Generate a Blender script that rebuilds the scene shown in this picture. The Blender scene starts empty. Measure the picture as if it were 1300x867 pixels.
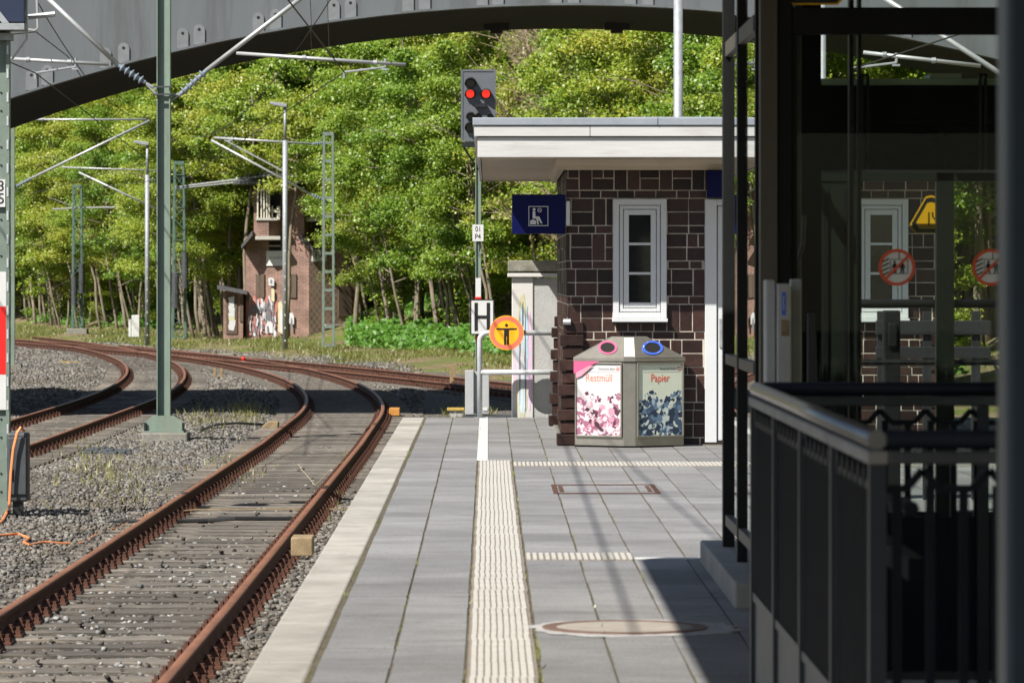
import bpy, math, random
import numpy as np
from mathutils import Vector, Matrix
random.seed(7); rng = np.random.default_rng(7)
S = bpy.context.scene
COL = S.collection
R = math.radians
# ------------------------------------------------------------ camera, sky, sun, exposure
FPX, VX, VY, EYE = 5500.0, 620.0, 351.0, 1.6      # focal length in photo pixels, vanishing point, eye height over the platform
cam = bpy.data.cameras.new('camera'); camo = bpy.data.objects.new('camera', cam); COL.objects.link(camo)
cam.sensor_width = 36.0; cam.lens = FPX / 1300 * 36.0
cam.shift_x = (650 - VX) / 1300; cam.shift_y = -(433.5 - VY) / 1300
camo.location = (0, 0, EYE); camo.rotation_euler = (R(90), 0, 0)
cam.clip_start = 0.5; cam.clip_end = 3000
cam.dof.use_dof = True; cam.dof.focus_distance = 46; cam.dof.aperture_fstop = 9.0
S.camera = camo
SUN_EL, SUN_AZ = 47.0, 44.0                        # the sun stands behind the camera, to the left
wd = bpy.data.worlds.new("World"); S.world = wd; wd.use_nodes = True
nt = wd.node_tree; bg = nt.nodes['Background']
sky = nt.nodes.new('ShaderNodeTexSky'); sky.sky_type = 'NISHITA'; sky.sun_disc = False
sky.sun_elevation = R(SUN_EL); sky.sun_rotation = R(180 + SUN_AZ)
nt.links.new(sky.outputs[0], bg.inputs[0]); bg.inputs[1].default_value = 0.06
sl = bpy.data.lights.new('sun', 'SUN'); sl.energy = 4.8; sl.angle = R(0.5); sl.color = (1, 0.955, 0.88)
so = bpy.data.objects.new('sun', sl); COL.objects.link(so)
ce = math.cos(R(SUN_EL))
TO_SUN = Vector((-math.sin(R(SUN_AZ)) * ce, -math.cos(R(SUN_AZ)) * ce, math.sin(R(SUN_EL))))
so.rotation_euler = TO_SUN.to_track_quat('Z', 'Y').to_euler()
so.location = (-30, -30, 40)
S.view_settings.view_transform = 'Standard'; S.view_settings.look = 'None'
S.view_settings.exposure = 0.85; S.view_settings.gamma = 1.0
S.render.engine = 'CYCLES'
S.cycles.use_denoising = True
S.cycles.max_bounces = 8; S.cycles.transparent_max_bounces = 24; S.cycles.caustics_reflective = False; S.cycles.caustics_refractive = False

def P(px, py, Y): return Vector(((px - VX) * Y / FPX, Y, EYE - (py - VY) * Y / FPX))
def PX(px, Y): return (px - VX) * Y / FPX
def PZ(py, Y): return EYE - (py - VY) * Y / FPX

# ------------------------------------------------------------ materials
def mat(name, col, rough=0.6, metal=0.0, var=0.2, scale=6.0, bump=0.15, bscale=60.0, spec=0.4, island=0.0, dirt=None, dirt_amt=0.5, dirt_scale=2.0, stretch=(1, 1, 1), emit=0.0, speck=0.0, objvar=0.0, spots=0.0):
    m = bpy.data.materials.new(name); m.use_nodes = True
    t = m.node_tree; N = t.nodes; L = t.links; b = N['Principled BSDF']
    b.inputs['Roughness'].default_value = rough; b.inputs['Metallic'].default_value = metal
    b.inputs['Specular IOR Level'].default_value = spec
    tc = N.new('ShaderNodeTexCoord'); mp = N.new('ShaderNodeMapping'); mp.inputs['Scale'].default_value = stretch
    L.new(tc.outputs['Object'], mp.inputs[0])
    nz = N.new('ShaderNodeTexNoise'); nz.inputs['Scale'].default_value = scale; nz.inputs['Detail'].default_value = 8; nz.inputs['Roughness'].default_value = 0.65
    L.new(mp.outputs[0], nz.inputs[0])
    mr = N.new('ShaderNodeMapRange'); mr.inputs[1].default_value = 0.3; mr.inputs[2].default_value = 0.7
    mr.inputs[3].default_value = 1 - var; mr.inputs[4].default_value = 1 + var
    L.new(nz.outputs[0], mr.inputs[0])
    mul = N.new('ShaderNodeVectorMath'); mul.operation = 'SCALE'; mul.inputs[0].default_value = col[:3]
    L.new(mr.outputs[0], mul.inputs['Scale'])
    out = mul.outputs[0]
    if island:
        g = N.new('ShaderNodeNewGeometry'); r2 = N.new('ShaderNodeMapRange')
        r2.inputs[3].default_value = 1 - island; r2.inputs[4].default_value = 1 + island
        L.new(g.outputs['Random Per Island'], r2.inputs[0])
        m2 = N.new('ShaderNodeVectorMath'); m2.operation = 'SCALE'; L.new(out, m2.inputs[0]); L.new(r2.outputs[0], m2.inputs['Scale']); out = m2.outputs[0]
    if dirt:
        n2 = N.new('ShaderNodeTexNoise'); n2.inputs['Scale'].default_value = dirt_scale; n2.inputs['Detail'].default_value = 9; n2.inputs['Roughness'].default_value = 0.7
        L.new(mp.outputs[0], n2.inputs[0])
        r3 = N.new('ShaderNodeMapRange'); r3.inputs[1].default_value = 0.48; r3.inputs[2].default_value = 0.68; r3.inputs[3].default_value = 0; r3.inputs[4].default_value = dirt_amt
        L.new(n2.outputs[0], r3.inputs[0])
        mx = N.new('ShaderNodeMix'); mx.data_type = 'RGBA'; mx.inputs[7].default_value = (*dirt, 1)
        L.new(r3.outputs[0], mx.inputs[0]); L.new(out, mx.inputs[6]); out = mx.outputs[2]
    if spots:
        vo = N.new('ShaderNodeTexVoronoi'); vo.inputs['Scale'].default_value = 2.6; L.new(tc.outputs['Object'], vo.inputs[0])
        sx = N.new('ShaderNodeSeparateColor'); L.new(vo.outputs['Color'], sx.inputs[0])
        rd = N.new('ShaderNodeMath'); rd.operation = 'MULTIPLY'; rd.inputs[1].default_value = .085; L.new(sx.outputs[0], rd.inputs[0])
        lt = N.new('ShaderNodeMath'); lt.operation = 'LESS_THAN'; L.new(vo.outputs['Distance'], lt.inputs[0]); L.new(rd.outputs[0], lt.inputs[1])
        r6 = N.new('ShaderNodeMath'); r6.operation = 'MULTIPLY_ADD'; r6.inputs[1].default_value = -spots; r6.inputs[2].default_value = 1; L.new(lt.outputs[0], r6.inputs[0])
        m6 = N.new('ShaderNodeVectorMath'); m6.operation = 'SCALE'; L.new(out, m6.inputs[0]); L.new(r6.outputs[0], m6.inputs['Scale']); out = m6.outputs[0]
        n7 = N.new('ShaderNodeTexNoise'); n7.inputs['Scale'].default_value = .55; n7.inputs['Detail'].default_value = 10; n7.inputs['Roughness'].default_value = .75; L.new(tc.outputs['Object'], n7.inputs[0])
        r7 = N.new('ShaderNodeMapRange'); r7.inputs[1].default_value = .4; r7.inputs[2].default_value = .62; r7.inputs[3].default_value = 1.1; r7.inputs[4].default_value = .78; L.new(n7.outputs[0], r7.inputs[0])
        m7 = N.new('ShaderNodeVectorMath'); m7.operation = 'SCALE'; L.new(out, m7.inputs[0]); L.new(r7.outputs[0], m7.inputs['Scale']); out = m7.outputs[0]
    if objvar:
        oi = N.new('ShaderNodeObjectInfo'); r5 = N.new('ShaderNodeMapRange'); r5.inputs[3].default_value = 1 - objvar; r5.inputs[4].default_value = 1 + objvar; L.new(oi.outputs['Random'], r5.inputs[0])
        m5 = N.new('ShaderNodeVectorMath'); m5.operation = 'SCALE'; L.new(out, m5.inputs[0]); L.new(r5.outputs[0], m5.inputs['Scale']); out = m5.outputs[0]
    if speck:
        n4 = N.new('ShaderNodeTexNoise'); n4.inputs['Scale'].default_value = 75; n4.inputs['Detail'].default_value = 3; L.new(tc.outputs['Object'], n4.inputs[0])
        r4 = N.new('ShaderNodeMapRange'); r4.inputs[1].default_value = .57; r4.inputs[2].default_value = .66; r4.inputs[3].default_value = 1; r4.inputs[4].default_value = 1 - speck
        L.new(n4.outputs[0], r4.inputs[0]); m4 = N.new('ShaderNodeVectorMath'); m4.operation = 'SCALE'; L.new(out, m4.inputs[0]); L.new(r4.outputs[0], m4.inputs['Scale']); out = m4.outputs[0]
    L.new(out, b.inputs['Base Color'])
    if emit:
        b.inputs['Emission Color'].default_value = (*col, 1); b.inputs['Emission Strength'].default_value = emit
    if bump:
        n3 = N.new('ShaderNodeTexNoise'); n3.inputs['Scale'].default_value = bscale; n3.inputs['Detail'].default_value = 5
        L.new(mp.outputs[0], n3.inputs[0])
        bp = N.new('ShaderNodeBump'); bp.inputs['Strength'].default_value = bump; bp.inputs['Distance'].default_value = 0.01
        L.new(n3.outputs[0], bp.inputs['Height']); L.new(bp.outputs[0], b.inputs['Normal'])
    return m

def brick_mat(name, c1, c2, mortar, w=0.25, h=0.075, checker=False):
    m = bpy.data.materials.new(name); m.use_nodes = True; t = m.node_tree; N = t.nodes; L = t.links; b = N['Principled BSDF']
    uv = N.new('ShaderNodeUVMap'); br = N.new('ShaderNodeTexBrick')
    br.inputs['Color1'].default_value = (*c1, 1); br.inputs['Color2'].default_value = (*c2, 1); br.inputs['Mortar'].default_value = (*mortar, 1)
    br.inputs['Scale'].default_value = 1.0; br.inputs['Mortar Size'].default_value = 0.008; br.inputs['Brick Width'].default_value = w; br.inputs['Row Height'].default_value = h
    L.new(uv.outputs[0], br.inputs[0])
    nz = N.new('ShaderNodeTexNoise'); nz.inputs['Scale'].default_value = 1.5; nz.inputs['Detail'].default_value = 9; L.new(uv.outputs[0], nz.inputs[0])
    mr = N.new('ShaderNodeMapRange'); mr.inputs[1].default_value = .3; mr.inputs[2].default_value = .7; mr.inputs[3].default_value = .6; mr.inputs[4].default_value = 1.35; L.new(nz.outputs[0], mr.inputs[0])
    mul = N.new('ShaderNodeVectorMath'); mul.operation = 'SCALE'; L.new(br.outputs[0], mul.inputs[0]); L.new(mr.outputs[0], mul.inputs['Scale'])
    out = mul.outputs[0]
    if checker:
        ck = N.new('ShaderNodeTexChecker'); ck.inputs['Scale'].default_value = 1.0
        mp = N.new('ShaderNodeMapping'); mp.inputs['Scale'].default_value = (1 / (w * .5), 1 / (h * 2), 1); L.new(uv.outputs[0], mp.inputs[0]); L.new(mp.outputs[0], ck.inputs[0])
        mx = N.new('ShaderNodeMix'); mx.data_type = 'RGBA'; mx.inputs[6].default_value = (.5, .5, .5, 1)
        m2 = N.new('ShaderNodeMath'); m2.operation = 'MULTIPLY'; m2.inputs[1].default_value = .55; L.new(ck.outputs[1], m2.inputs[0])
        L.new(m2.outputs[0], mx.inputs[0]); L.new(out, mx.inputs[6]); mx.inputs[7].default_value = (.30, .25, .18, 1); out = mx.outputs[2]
    L.new(out, b.inputs['Base Color']); b.inputs['Roughness'].default_value = .85
    bp = N.new('ShaderNodeBump'); bp.inputs['Strength'].default_value = .5; bp.inputs['Distance'].default_value = .01; bp.invert = True
    L.new(br.outputs['Fac'], bp.inputs['Height']); L.new(bp.outputs[0], b.inputs['Normal'])
    return m

def glass_mat(name, tint=(.8, .85, .82), f0=.05, p=5.0, gain=.95):
    m = bpy.data.materials.new(name); m.use_nodes = True; t = m.node_tree; N = t.nodes; L = t.links
    N.remove(N['Principled BSDF']); o = N['Material Output']
    tr = N.new('ShaderNodeBsdfTransparent'); tr.inputs[0].default_value = (*tint, 1)
    gl = N.new('ShaderNodeBsdfGlossy'); gl.inputs['Roughness'].default_value = 0.004; gl.inputs[0].default_value = (.95, .97, .96, 1)
    lw = N.new('ShaderNodeLayerWeight'); lw.inputs[0].default_value = .5
    pw = N.new('ShaderNodeMath'); pw.operation = 'POWER'; pw.inputs[1].default_value = p; L.new(lw.outputs['Facing'], pw.inputs[0])
    ma = N.new('ShaderNodeMath'); ma.operation = 'MULTIPLY_ADD'; ma.inputs[1].default_value = gain; ma.inputs[2].default_value = f0; L.new(pw.outputs[0], ma.inputs[0])
    mx = N.new('ShaderNodeMixShader'); L.new(ma.outputs[0], mx.inputs[0]); L.new(tr.outputs[0], mx.inputs[1]); L.new(gl.outputs[0], mx.inputs[2])
    L.new(mx.outputs[0], o.inputs[0]); return m

def leaf_mat(name, stops, trans=.42):
    m = bpy.data.materials.new(name); m.use_nodes = True; t = m.node_tree; N = t.nodes; L = t.links
    N.remove(N['Principled BSDF']); o = N['Material Output']
    oi = N.new('ShaderNodeObjectInfo'); g = N.new('ShaderNodeNewGeometry')
    ad = N.new('ShaderNodeMath'); ad.operation = 'MULTIPLY_ADD'; ad.inputs[1].default_value = .45; L.new(g.outputs['Random Per Island'], ad.inputs[0])
    m0 = N.new('ShaderNodeMath'); m0.operation = 'MULTIPLY'; m0.inputs[1].default_value = .55; L.new(oi.outputs['Random'], m0.inputs[0]); L.new(m0.outputs[0], ad.inputs[2])
    cr = N.new('ShaderNodeValToRGB'); L.new(ad.outputs[0], cr.inputs[0])
    while len(cr.color_ramp.elements) < len(stops): cr.color_ramp.elements.new(.5)
    for e, (p, c) in zip(cr.color_ramp.elements, stops): e.position = p; e.color = (*c, 1)
    d = N.new('ShaderNodeBsdfDiffuse'); tl = N.new('ShaderNodeBsdfTranslucent'); L.new(cr.outputs[0], d.inputs[0]); L.new(cr.outputs[0], tl.inputs[0])
    mx = N.new('ShaderNodeMixShader'); mx.inputs[0].default_value = trans; L.new(d.outputs[0], mx.inputs[1]); L.new(tl.outputs[0], mx.inputs[2])
    gs = N.new('ShaderNodeBsdfGlossy'); gs.inputs['Roughness'].default_value = .45; gs.inputs[0].default_value = (1, 1, 1, 1)
    m2 = N.new('ShaderNodeMixShader'); m2.inputs[0].default_value = .035; L.new(mx.outputs[0], m2.inputs[1]); L.new(gs.outputs[0], m2.inputs[2])
    L.new(m2.outputs[0], o.inputs[0]); return m

def ground_mat():
    m = bpy.data.materials.new('yard gravel and embankment'); m.use_nodes = True; t = m.node_tree; N = t.nodes; L = t.links; b = N['Principled BSDF']
    tc = N.new('ShaderNodeTexCoord')
    def noise(s, d=8, r=.6):
        n = N.new('ShaderNodeTexNoise'); n.inputs['Scale'].default_value = s; n.inputs['Detail'].default_value = d; n.inputs['Roughness'].default_value = r; L.new(tc.outputs['Object'], n.inputs[0]); return n
    def ramp(src, st):
        c = N.new('ShaderNodeValToRGB'); L.new(src, c.inputs[0])
        while len(c.color_ramp.elements) < len(st): c.color_ramp.elements.new(.5)
        for e, (p, k) in zip(c.color_ramp.elements, st): e.position = p; e.color = (*k, 1) if len(k) == 3 else k
        return c
    vo = N.new('ShaderNodeTexVoronoi'); vo.inputs['Scale'].default_value = 17; L.new(tc.outputs['Object'], vo.inputs[0])
    gravel = ramp(vo.outputs['Color'], [(0, (.05, .047, .042)), (.5, (.11, .102, .09)), (1, (.19, .175, .155))])
    litter = ramp(noise(2.2, 12, .8).outputs[0], [(.3, (.055, .04, .022)), (.45, (.13, .095, .05)), (.56, (.25, .20, .12)), (.66, (.13, .15, .035)), (.8, (.09, .15, .02))])
    grassy = ramp(noise(.35, 6, .6).outputs[0], [(.45, (0, 0, 0)), (.58, (1, 1, 1))])
    green = ramp(noise(6, 8, .7).outputs[0], [(.3, (.05, .075, .015)), (.55, (.12, .16, .03)), (.75, (.20, .20, .06))])
    mg = N.new('ShaderNodeMix'); mg.data_type = 'RGBA'; L.new(grassy.outputs[0], mg.inputs[0]); L.new(litter.outputs[0], mg.inputs[6]); L.new(green.outputs[0], mg.inputs[7])
    at = N.new('ShaderNodeAttribute'); at.attribute_name = 'bank'
    ad = N.new('ShaderNodeMath'); ad.operation = 'MULTIPLY_ADD'; ad.inputs[1].default_value = .8; L.new(noise(.9, 6).outputs[0], ad.inputs[0]); 
    sb = N.new('ShaderNodeMath'); sb.operation = 'SUBTRACT'; sb.inputs[1].default_value = .4; L.new(at.outputs['Fac'], sb.inputs[0]); L.new(sb.outputs[0], ad.inputs[2])
    cl = N.new('ShaderNodeMapRange'); cl.inputs[1].default_value = .35; cl.inputs[2].default_value = .6; L.new(ad.outputs[0], cl.inputs[0])
    mx = N.new('ShaderNodeMix'); mx.data_type = 'RGBA'; L.new(cl.outputs[0], mx.inputs[0]); L.new(gravel.outputs[0], mx.inputs[6]); L.new(mg.outputs[2], mx.inputs[7])
    # mossy patches of fine weeds and rusty brake dust between the stones
    ms = ramp(noise(.55, 7, .65).outputs[0], [(.46, (0, 0, 0)), (.66, (.55, .55, .55))])
    mx2 = N.new('ShaderNodeMix'); mx2.data_type = 'RGBA'; mx2.inputs[7].default_value = (.12, .105, .06, 1); L.new(ms.outputs[0], mx2.inputs[0]); L.new(mx.outputs[2], mx2.inputs[6])
    L.new(mx2.outputs[2], b.inputs['Base Color']); b.inputs['Roughness'].default_value = .95; b.inputs['Specular IOR Level'].default_value = .15
    bp = N.new('ShaderNodeBump'); bp.inputs['Strength'].default_value = .9; bp.inputs['Distance'].default_value = .03; L.new(vo.outputs['Distance'], bp.inputs['Height']); bp.invert = True
    L.new(bp.outputs[0], b.inputs['Normal']); return m

M = dict(
 concrete=mat('pale coping concrete', (.345, .325, .285), .8, var=.13, scale=3, bump=.25, bscale=90, dirt=(.20, .185, .155), dirt_amt=.6, dirt_scale=1.6, speck=.15, spots=.25),
 slab=mat('grey paving slab', (.215, .212, .21), .75, var=.12, scale=9, bump=.3, bscale=140, island=.15, dirt=(.13, .125, .118), dirt_amt=.65, dirt_scale=1.3, stretch=(.45, 1.6, 1), speck=.55, spots=.4),
 joint=mat('dirty paving joint', (.085, .068, .045), .95, var=.5, scale=12, dirt=(.06, .08, .02), dirt_amt=.7, dirt_scale=3),
 tactile=mat('cream tactile rib', (.43, .415, .375), .7, var=.12, scale=14, bump=.2, dirt=(.35, .32, .27), dirt_amt=.45, dirt_scale=5),
 tactile_dirt=mat('dirt between the ribs', (.20, .17, .14), .95, var=.4, scale=25),
 white_line=mat('white line paint', (.55, .55, .53), .6, var=.06, scale=8, dirt=(.45, .43, .4), dirt_amt=.4, dirt_scale=5),
 body=mat('grey platform concrete', (.25, .24, .22), .85, var=.25, scale=2),
 rust_top=mat('worn brown rail head', (.215, .092, .048), .5, var=.25, scale=9, bump=.15, dirt=(.13, .05, .025), dirt_amt=.6, dirt_scale=5, stretch=(1, .3, 1)),
 rust=mat('rusty rail steel', (.085, .038, .024), .8, var=.3, scale=7, bump=.25, bscale=120, dirt=(.055, .026, .018), dirt_amt=.6, dirt_scale=7, spec=.25),
 rust_dark=mat('dark rusty fastening', (.085, .036, .022), .8, var=.4, scale=20, bump=.2),
 sleeper=mat('weathered grey sleeper wood', (.112, .10, .085), .9, var=.45, scale=5, bump=.6, bscale=25, objvar=.38, dirt=(.21, .165, .12), dirt_amt=.5, dirt_scale=2.5, stretch=(1, 9, 9)),
 stone=mat('ballast stone', (.135, .126, .112), .85, var=.2, scale=15, bump=0, island=.7, dirt=(.115, .088, .055), dirt_amt=.75, dirt_scale=.6),
 stone_dark=mat('dark ballast stone', (.068, .058, .048), .85, var=.2, scale=15, bump=0, island=.7),  # darker stones for the gaps, so the sleepers stand out
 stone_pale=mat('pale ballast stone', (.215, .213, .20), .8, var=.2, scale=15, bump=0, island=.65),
 galv=mat('galvanised steel', (.30, .315, .325), .55, .3, var=.18, scale=14, bump=.05),
 railgalv=mat('bright galvanised pipe', (.48, .50, .51), .5, .3, var=.15, scale=20, bump=.05),
 tube=mat('aluminium tube', (.42, .43, .43), .42, .4, var=.1, scale=10, bump=.03),
 mast=mat('pale green mast paint', (.175, .23, .19), .5, var=.16, scale=5, bump=.08, dirt=(.16, .13, .09), dirt_amt=.45, dirt_scale=3, stretch=(1, 1, .3)),
 mast3=mat('weathered pale mast paint', (.15, .19, .16), .55, var=.2, scale=5, bump=.05),
 lugs=mat('bridge lug paint', (.16, .172, .178), .6, var=.15, scale=6, bump=.05),
 mast2=mat('grey green lattice paint', (.085, .14, .11), .55, var=.15, scale=4, bump=.05),
 insul=mat('grey blue insulator glaze', (.20, .24, .28), .2, var=.1, bump=0),
 insul_brown=mat('dark insulator', (.10, .11, .12), .3, var=.1, bump=0),
 wire=mat('dark copper wire', (.04, .04, .038), .5, .3, var=.1, bump=0),
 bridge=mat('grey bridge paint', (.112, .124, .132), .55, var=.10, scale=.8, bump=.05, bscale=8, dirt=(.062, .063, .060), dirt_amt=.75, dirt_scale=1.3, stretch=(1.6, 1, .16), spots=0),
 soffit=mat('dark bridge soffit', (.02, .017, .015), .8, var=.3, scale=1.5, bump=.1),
 dkconc=mat('dirty foundation concrete', (.21, .20, .17), .9, var=.3, scale=9, bump=.4, dirt=(.10, .10, .06), dirt_amt=.6, dirt_scale=4),
 clinker=mat('dark purple brown clinker', (.034, .0165, .0135), .42, var=.3, scale=16, bump=.35, bscale=70, island=.6, spec=.28),
 mortar=mat('pale mortar', (.46, .41, .35), .95, var=.3, scale=10, dirt=(.18, .14, .11), dirt_amt=.7, dirt_scale=4),
 whitewood=mat('white painted boards', (.485, .48, .47), .55, var=.07, scale=3, bump=.15, bscale=20, dirt=(.33, .315, .29), dirt_amt=.55, dirt_scale=3.5, stretch=(.3, 1, 3)),
 soffitwood=mat('cream soffit boards', (.52, .45, .36), .65, var=.08, scale=4, bump=.05, dirt=(.36, .30, .23), dirt_amt=.3),
 zinc=mat('zinc roof edge', (.33, .36, .40), .45, .4, var=.12, scale=4, bump=.05),
 upvc=mat('white plastic frame', (.54, .55, .56), .35, var=.03, bump=0),
 darkglass=mat('dark window glass', (.018, .02, .02), .04, var=.3, scale=2, bump=0, spec=.6),
 darkgap=mat('dark opening', (.012, .011, .010), .9, var=.2, bump=0),
 steel=mat('brushed bin steel', (.30, .285, .25), .32, .65, var=.14, scale=5, bump=.03, dirt=(.15, .135, .11), dirt_amt=.3, dirt_scale=3),
 black=mat('black paint', (.016, .017, .019), .42, var=.2, bump=.03),
 frame=mat('dark grey lift frame', (.009, .0095, .010), .5, var=.15, bump=.02, spec=.15),
 framepale=mat('skylit brown grey lift post', (.075, .066, .052), .5, var=.1, bump=.02),
 railing=mat('dark blue railing paint', (.008, .010, .015), .5, var=.2, bump=.05, spec=.15),
 handrail=mat('handrail paled for sky light', (.22, .22, .22), .25, .8, var=.15, bump=.03),
 railpost=mat('dark railing post', (.026, .029, .036), .45, var=.15, bump=.03),
 railpanel=mat('worn railing panel', (.055, .058, .06), .5, var=.25, scale=4),
 column=mat('blue grey column paint', (.022, .038, .060), .4, var=.1, bump=.02),
 greycab=mat('grey cabinet', (.36, .365, .37), .55, var=.1, bump=.05, dirt=(.27, .25, .22), dirt_amt=.4),
 dkcab=mat('dark grey cabinet', (.055, .06, .065), .5, var=.2, bump=.05),
 whitecab=mat('white cabinet', (.55, .55, .53), .5, var=.08),
 blue=mat('dark blue sign face', (.003, .005, .055), .45, var=.05, bump=0, spec=.12),
 white=mat('white sign face', (.56, .56, .55), .45, var=.04, bump=0, dirt=(.42, .41, .38), dirt_amt=.25),
 blk=mat('black lettering', (.012, .012, .012), .5, var=.05, bump=0),
 sticker_white=mat('white film', (.84, .84, .83), .5, var=.03, bump=0),
 red=mat('red sign face', (.62, .018, .015), .4, var=.05, bump=0),
 dbred=mat('red print', (.68, .10, .06), .5, var=.03, bump=0),
 ringred=mat('faded red ring', (.78, .17, .10), .45, var=.05, bump=0),
 stickred=mat('sticker red', (.80, .12, .05), .5, var=.05, bump=0),
 amber=mat('amber sign face', (.86, .42, .015), .4, var=.05, bump=0),
 warn=mat('yellow warning face', (.85, .45, .01), .4, var=.05, bump=0),
 yellow=mat('faded yellow paint', (.40, .27, .06), .6, var=.2, scale=10),
 orange=mat('orange box', (.46, .20, .04), .6, var=.15, scale=10),
 timber=mat('yellowed timber block', (.24, .175, .095), .8, var=.3, scale=10, bump=.4),
 cable=mat('orange cable sheath', (.70, .26, .10), .5, var=.15, bump=0),
 signal=mat('slate grey signal plate', (.105, .115, .13), .5, var=.1, bump=.03),
 navy=mat('navy signal box', (.020, .028, .058), .4, var=.1, bump=.03),
 lamp_red=mat('lit red lamp', (1.0, .03, .015), .3, var=0, bump=0, emit=.75),
 lamp_off=mat('dark lens', (.01, .01, .012), .1, var=0, bump=0),
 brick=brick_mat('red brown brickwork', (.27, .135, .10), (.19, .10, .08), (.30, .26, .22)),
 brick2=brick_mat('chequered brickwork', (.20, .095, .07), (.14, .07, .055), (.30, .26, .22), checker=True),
 slate=mat('slate roof', (.085, .085, .09), .6, var=.3, scale=5, bump=.3, bscale=12),
 tile=mat('orange roof tile', (.45, .18, .08), .7, var=.3, scale=8, bump=.3, bscale=15),
 stonelt=mat('pale stone ledge', (.42, .40, .36), .8, var=.15),
 cream=mat('cream window paint', (.62, .58, .47), .6, var=.1),
 plank=mat('brown plank', (.10, .07, .05), .8, var=.3, scale=6, bump=.2, stretch=(6, 6, 1)),
 grafr=mat('red graffiti', (.42, .15, .12), .6, var=.2, bump=0), grafw=mat('white graffiti', (.52, .52, .53), .6, var=.1, bump=0),
 grafy=mat('pale yellow graffiti', (.50, .47, .30), .6, var=.1, bump=0), grafk=mat('grey graffiti', (.16, .16, .18), .6, var=.2, bump=0),
 grafb=mat('pale blue graffiti', (.44, .60, .70), .6, var=.12, bump=0), grafp=mat('pale pink graffiti', (.62, .46, .60), .6, var=.12, bump=0),
 render=mat('rough grey render', (.40, .40, .39), .9, var=.08, bump=1.0, bscale=120), smooth=mat('smooth pale grey render', (.52, .51, .49), .8, var=.06, bump=.1),
 bark=mat('grey brown bark', (.20, .165, .12), .9, var=.4, scale=3, bump=.5, bscale=20, stretch=(4, 4, 1)),
 twig=mat('dry twig', (.30, .235, .17), .9, var=.3, bump=0),
 poster_w=mat('white poster', (.50, .49, .485), .35, var=.02, bump=0), poster_g=mat('pale green poster', (.60, .64, .52), .35, var=.03, bump=0),
 pk1=mat('pink print', (.50, .085, .19), .4, var=.05, bump=0), pk2=mat('pale pink print', (.56, .24, .31), .4, var=.05, bump=0), pk3=mat('mauve print', (.27, .11, .17), .4, var=.1, bump=0), pk4=mat('dark mauve print', (.075, .03, .045), .4, var=.1, bump=0), pk5=mat('lightest pink print', (.60, .47, .50), .4, var=.05, bump=0),
 bl1=mat('navy print', (.022, .038, .070), .4, var=.1, bump=0), bl2=mat('blue grey print', (.12, .19, .28), .4, var=.1, bump=0), bl3=mat('pale blue print', (.33, .43, .50), .4, var=.1, bump=0), bl4=mat('pale print', (.52, .58, .55), .4, var=.1, bump=0), bl5=mat('mid blue print', (.055, .09, .15), .4, var=.1, bump=0),
 binblue=mat('blue ring', (.05, .13, .62), .4, var=.05, bump=0), sticker=mat('worn cream sticker', (.72, .68, .50), .5, var=.1, scale=20),
 cast=mat('rusty cast iron', (.16, .10, .075), .7, .2, var=.3, scale=12, bump=.3),
 covfill=mat('worn pale cover infill', (.30, .265, .225), .75, var=.15, scale=8, bump=.3),
 mortarring=mat('patchy mortar surround', (.34, .33, .32), .9, var=.3, scale=18, bump=.5),
 canopy=mat('grey canopy sheet', (.25, .25, .25), .6, var=.1),
 bench=mat('dark bench slats', (.018, .018, .02), .5, var=.15),
 pale_green=mat('pale green sheet', (.40, .50, .38), .5, var=.08),
 liftback=mat('dark green lift panel', (.010, .014, .010), .35, var=.15), liftdark=mat('lift machinery', (.010, .011, .012), .6, var=.3, spec=.15),
 straw=mat('dry straw', (.40, .32, .18), .9, var=.2, bump=0),
)
M['glass'] = glass_mat('lift side glass', (.86, .88, .86), .05, 4.2, 1.0)
M['glass_front'] = glass_mat('lift front glass', (.885, .91, .89), .006, 5.0, .6)
M['ground'] = ground_mat()
M['leaf'] = leaf_mat('spring leaves', [(0, (.115, .245, .022)), (.3, (.19, .31, .028)), (.55, (.28, .365, .035)), (.8, (.38, .40, .048)), (1, (.45, .41, .07))])
M['fern'] = leaf_mat('fresh undergrowth', [(0, (.06, .19, .02)), (.5, (.10, .25, .03)), (1, (.17, .29, .04))])
M['grass'] = leaf_mat('grass blades', [(0, (.12, .19, .025)), (.5, (.22, .23, .06)), (1, (.36, .30, .14))])
M['budding'] = leaf_mat('budding brown leaves', [(0, (.24, .19, .09)), (.5, (.27, .24, .08)), (1, (.30, .28, .09))])

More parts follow.
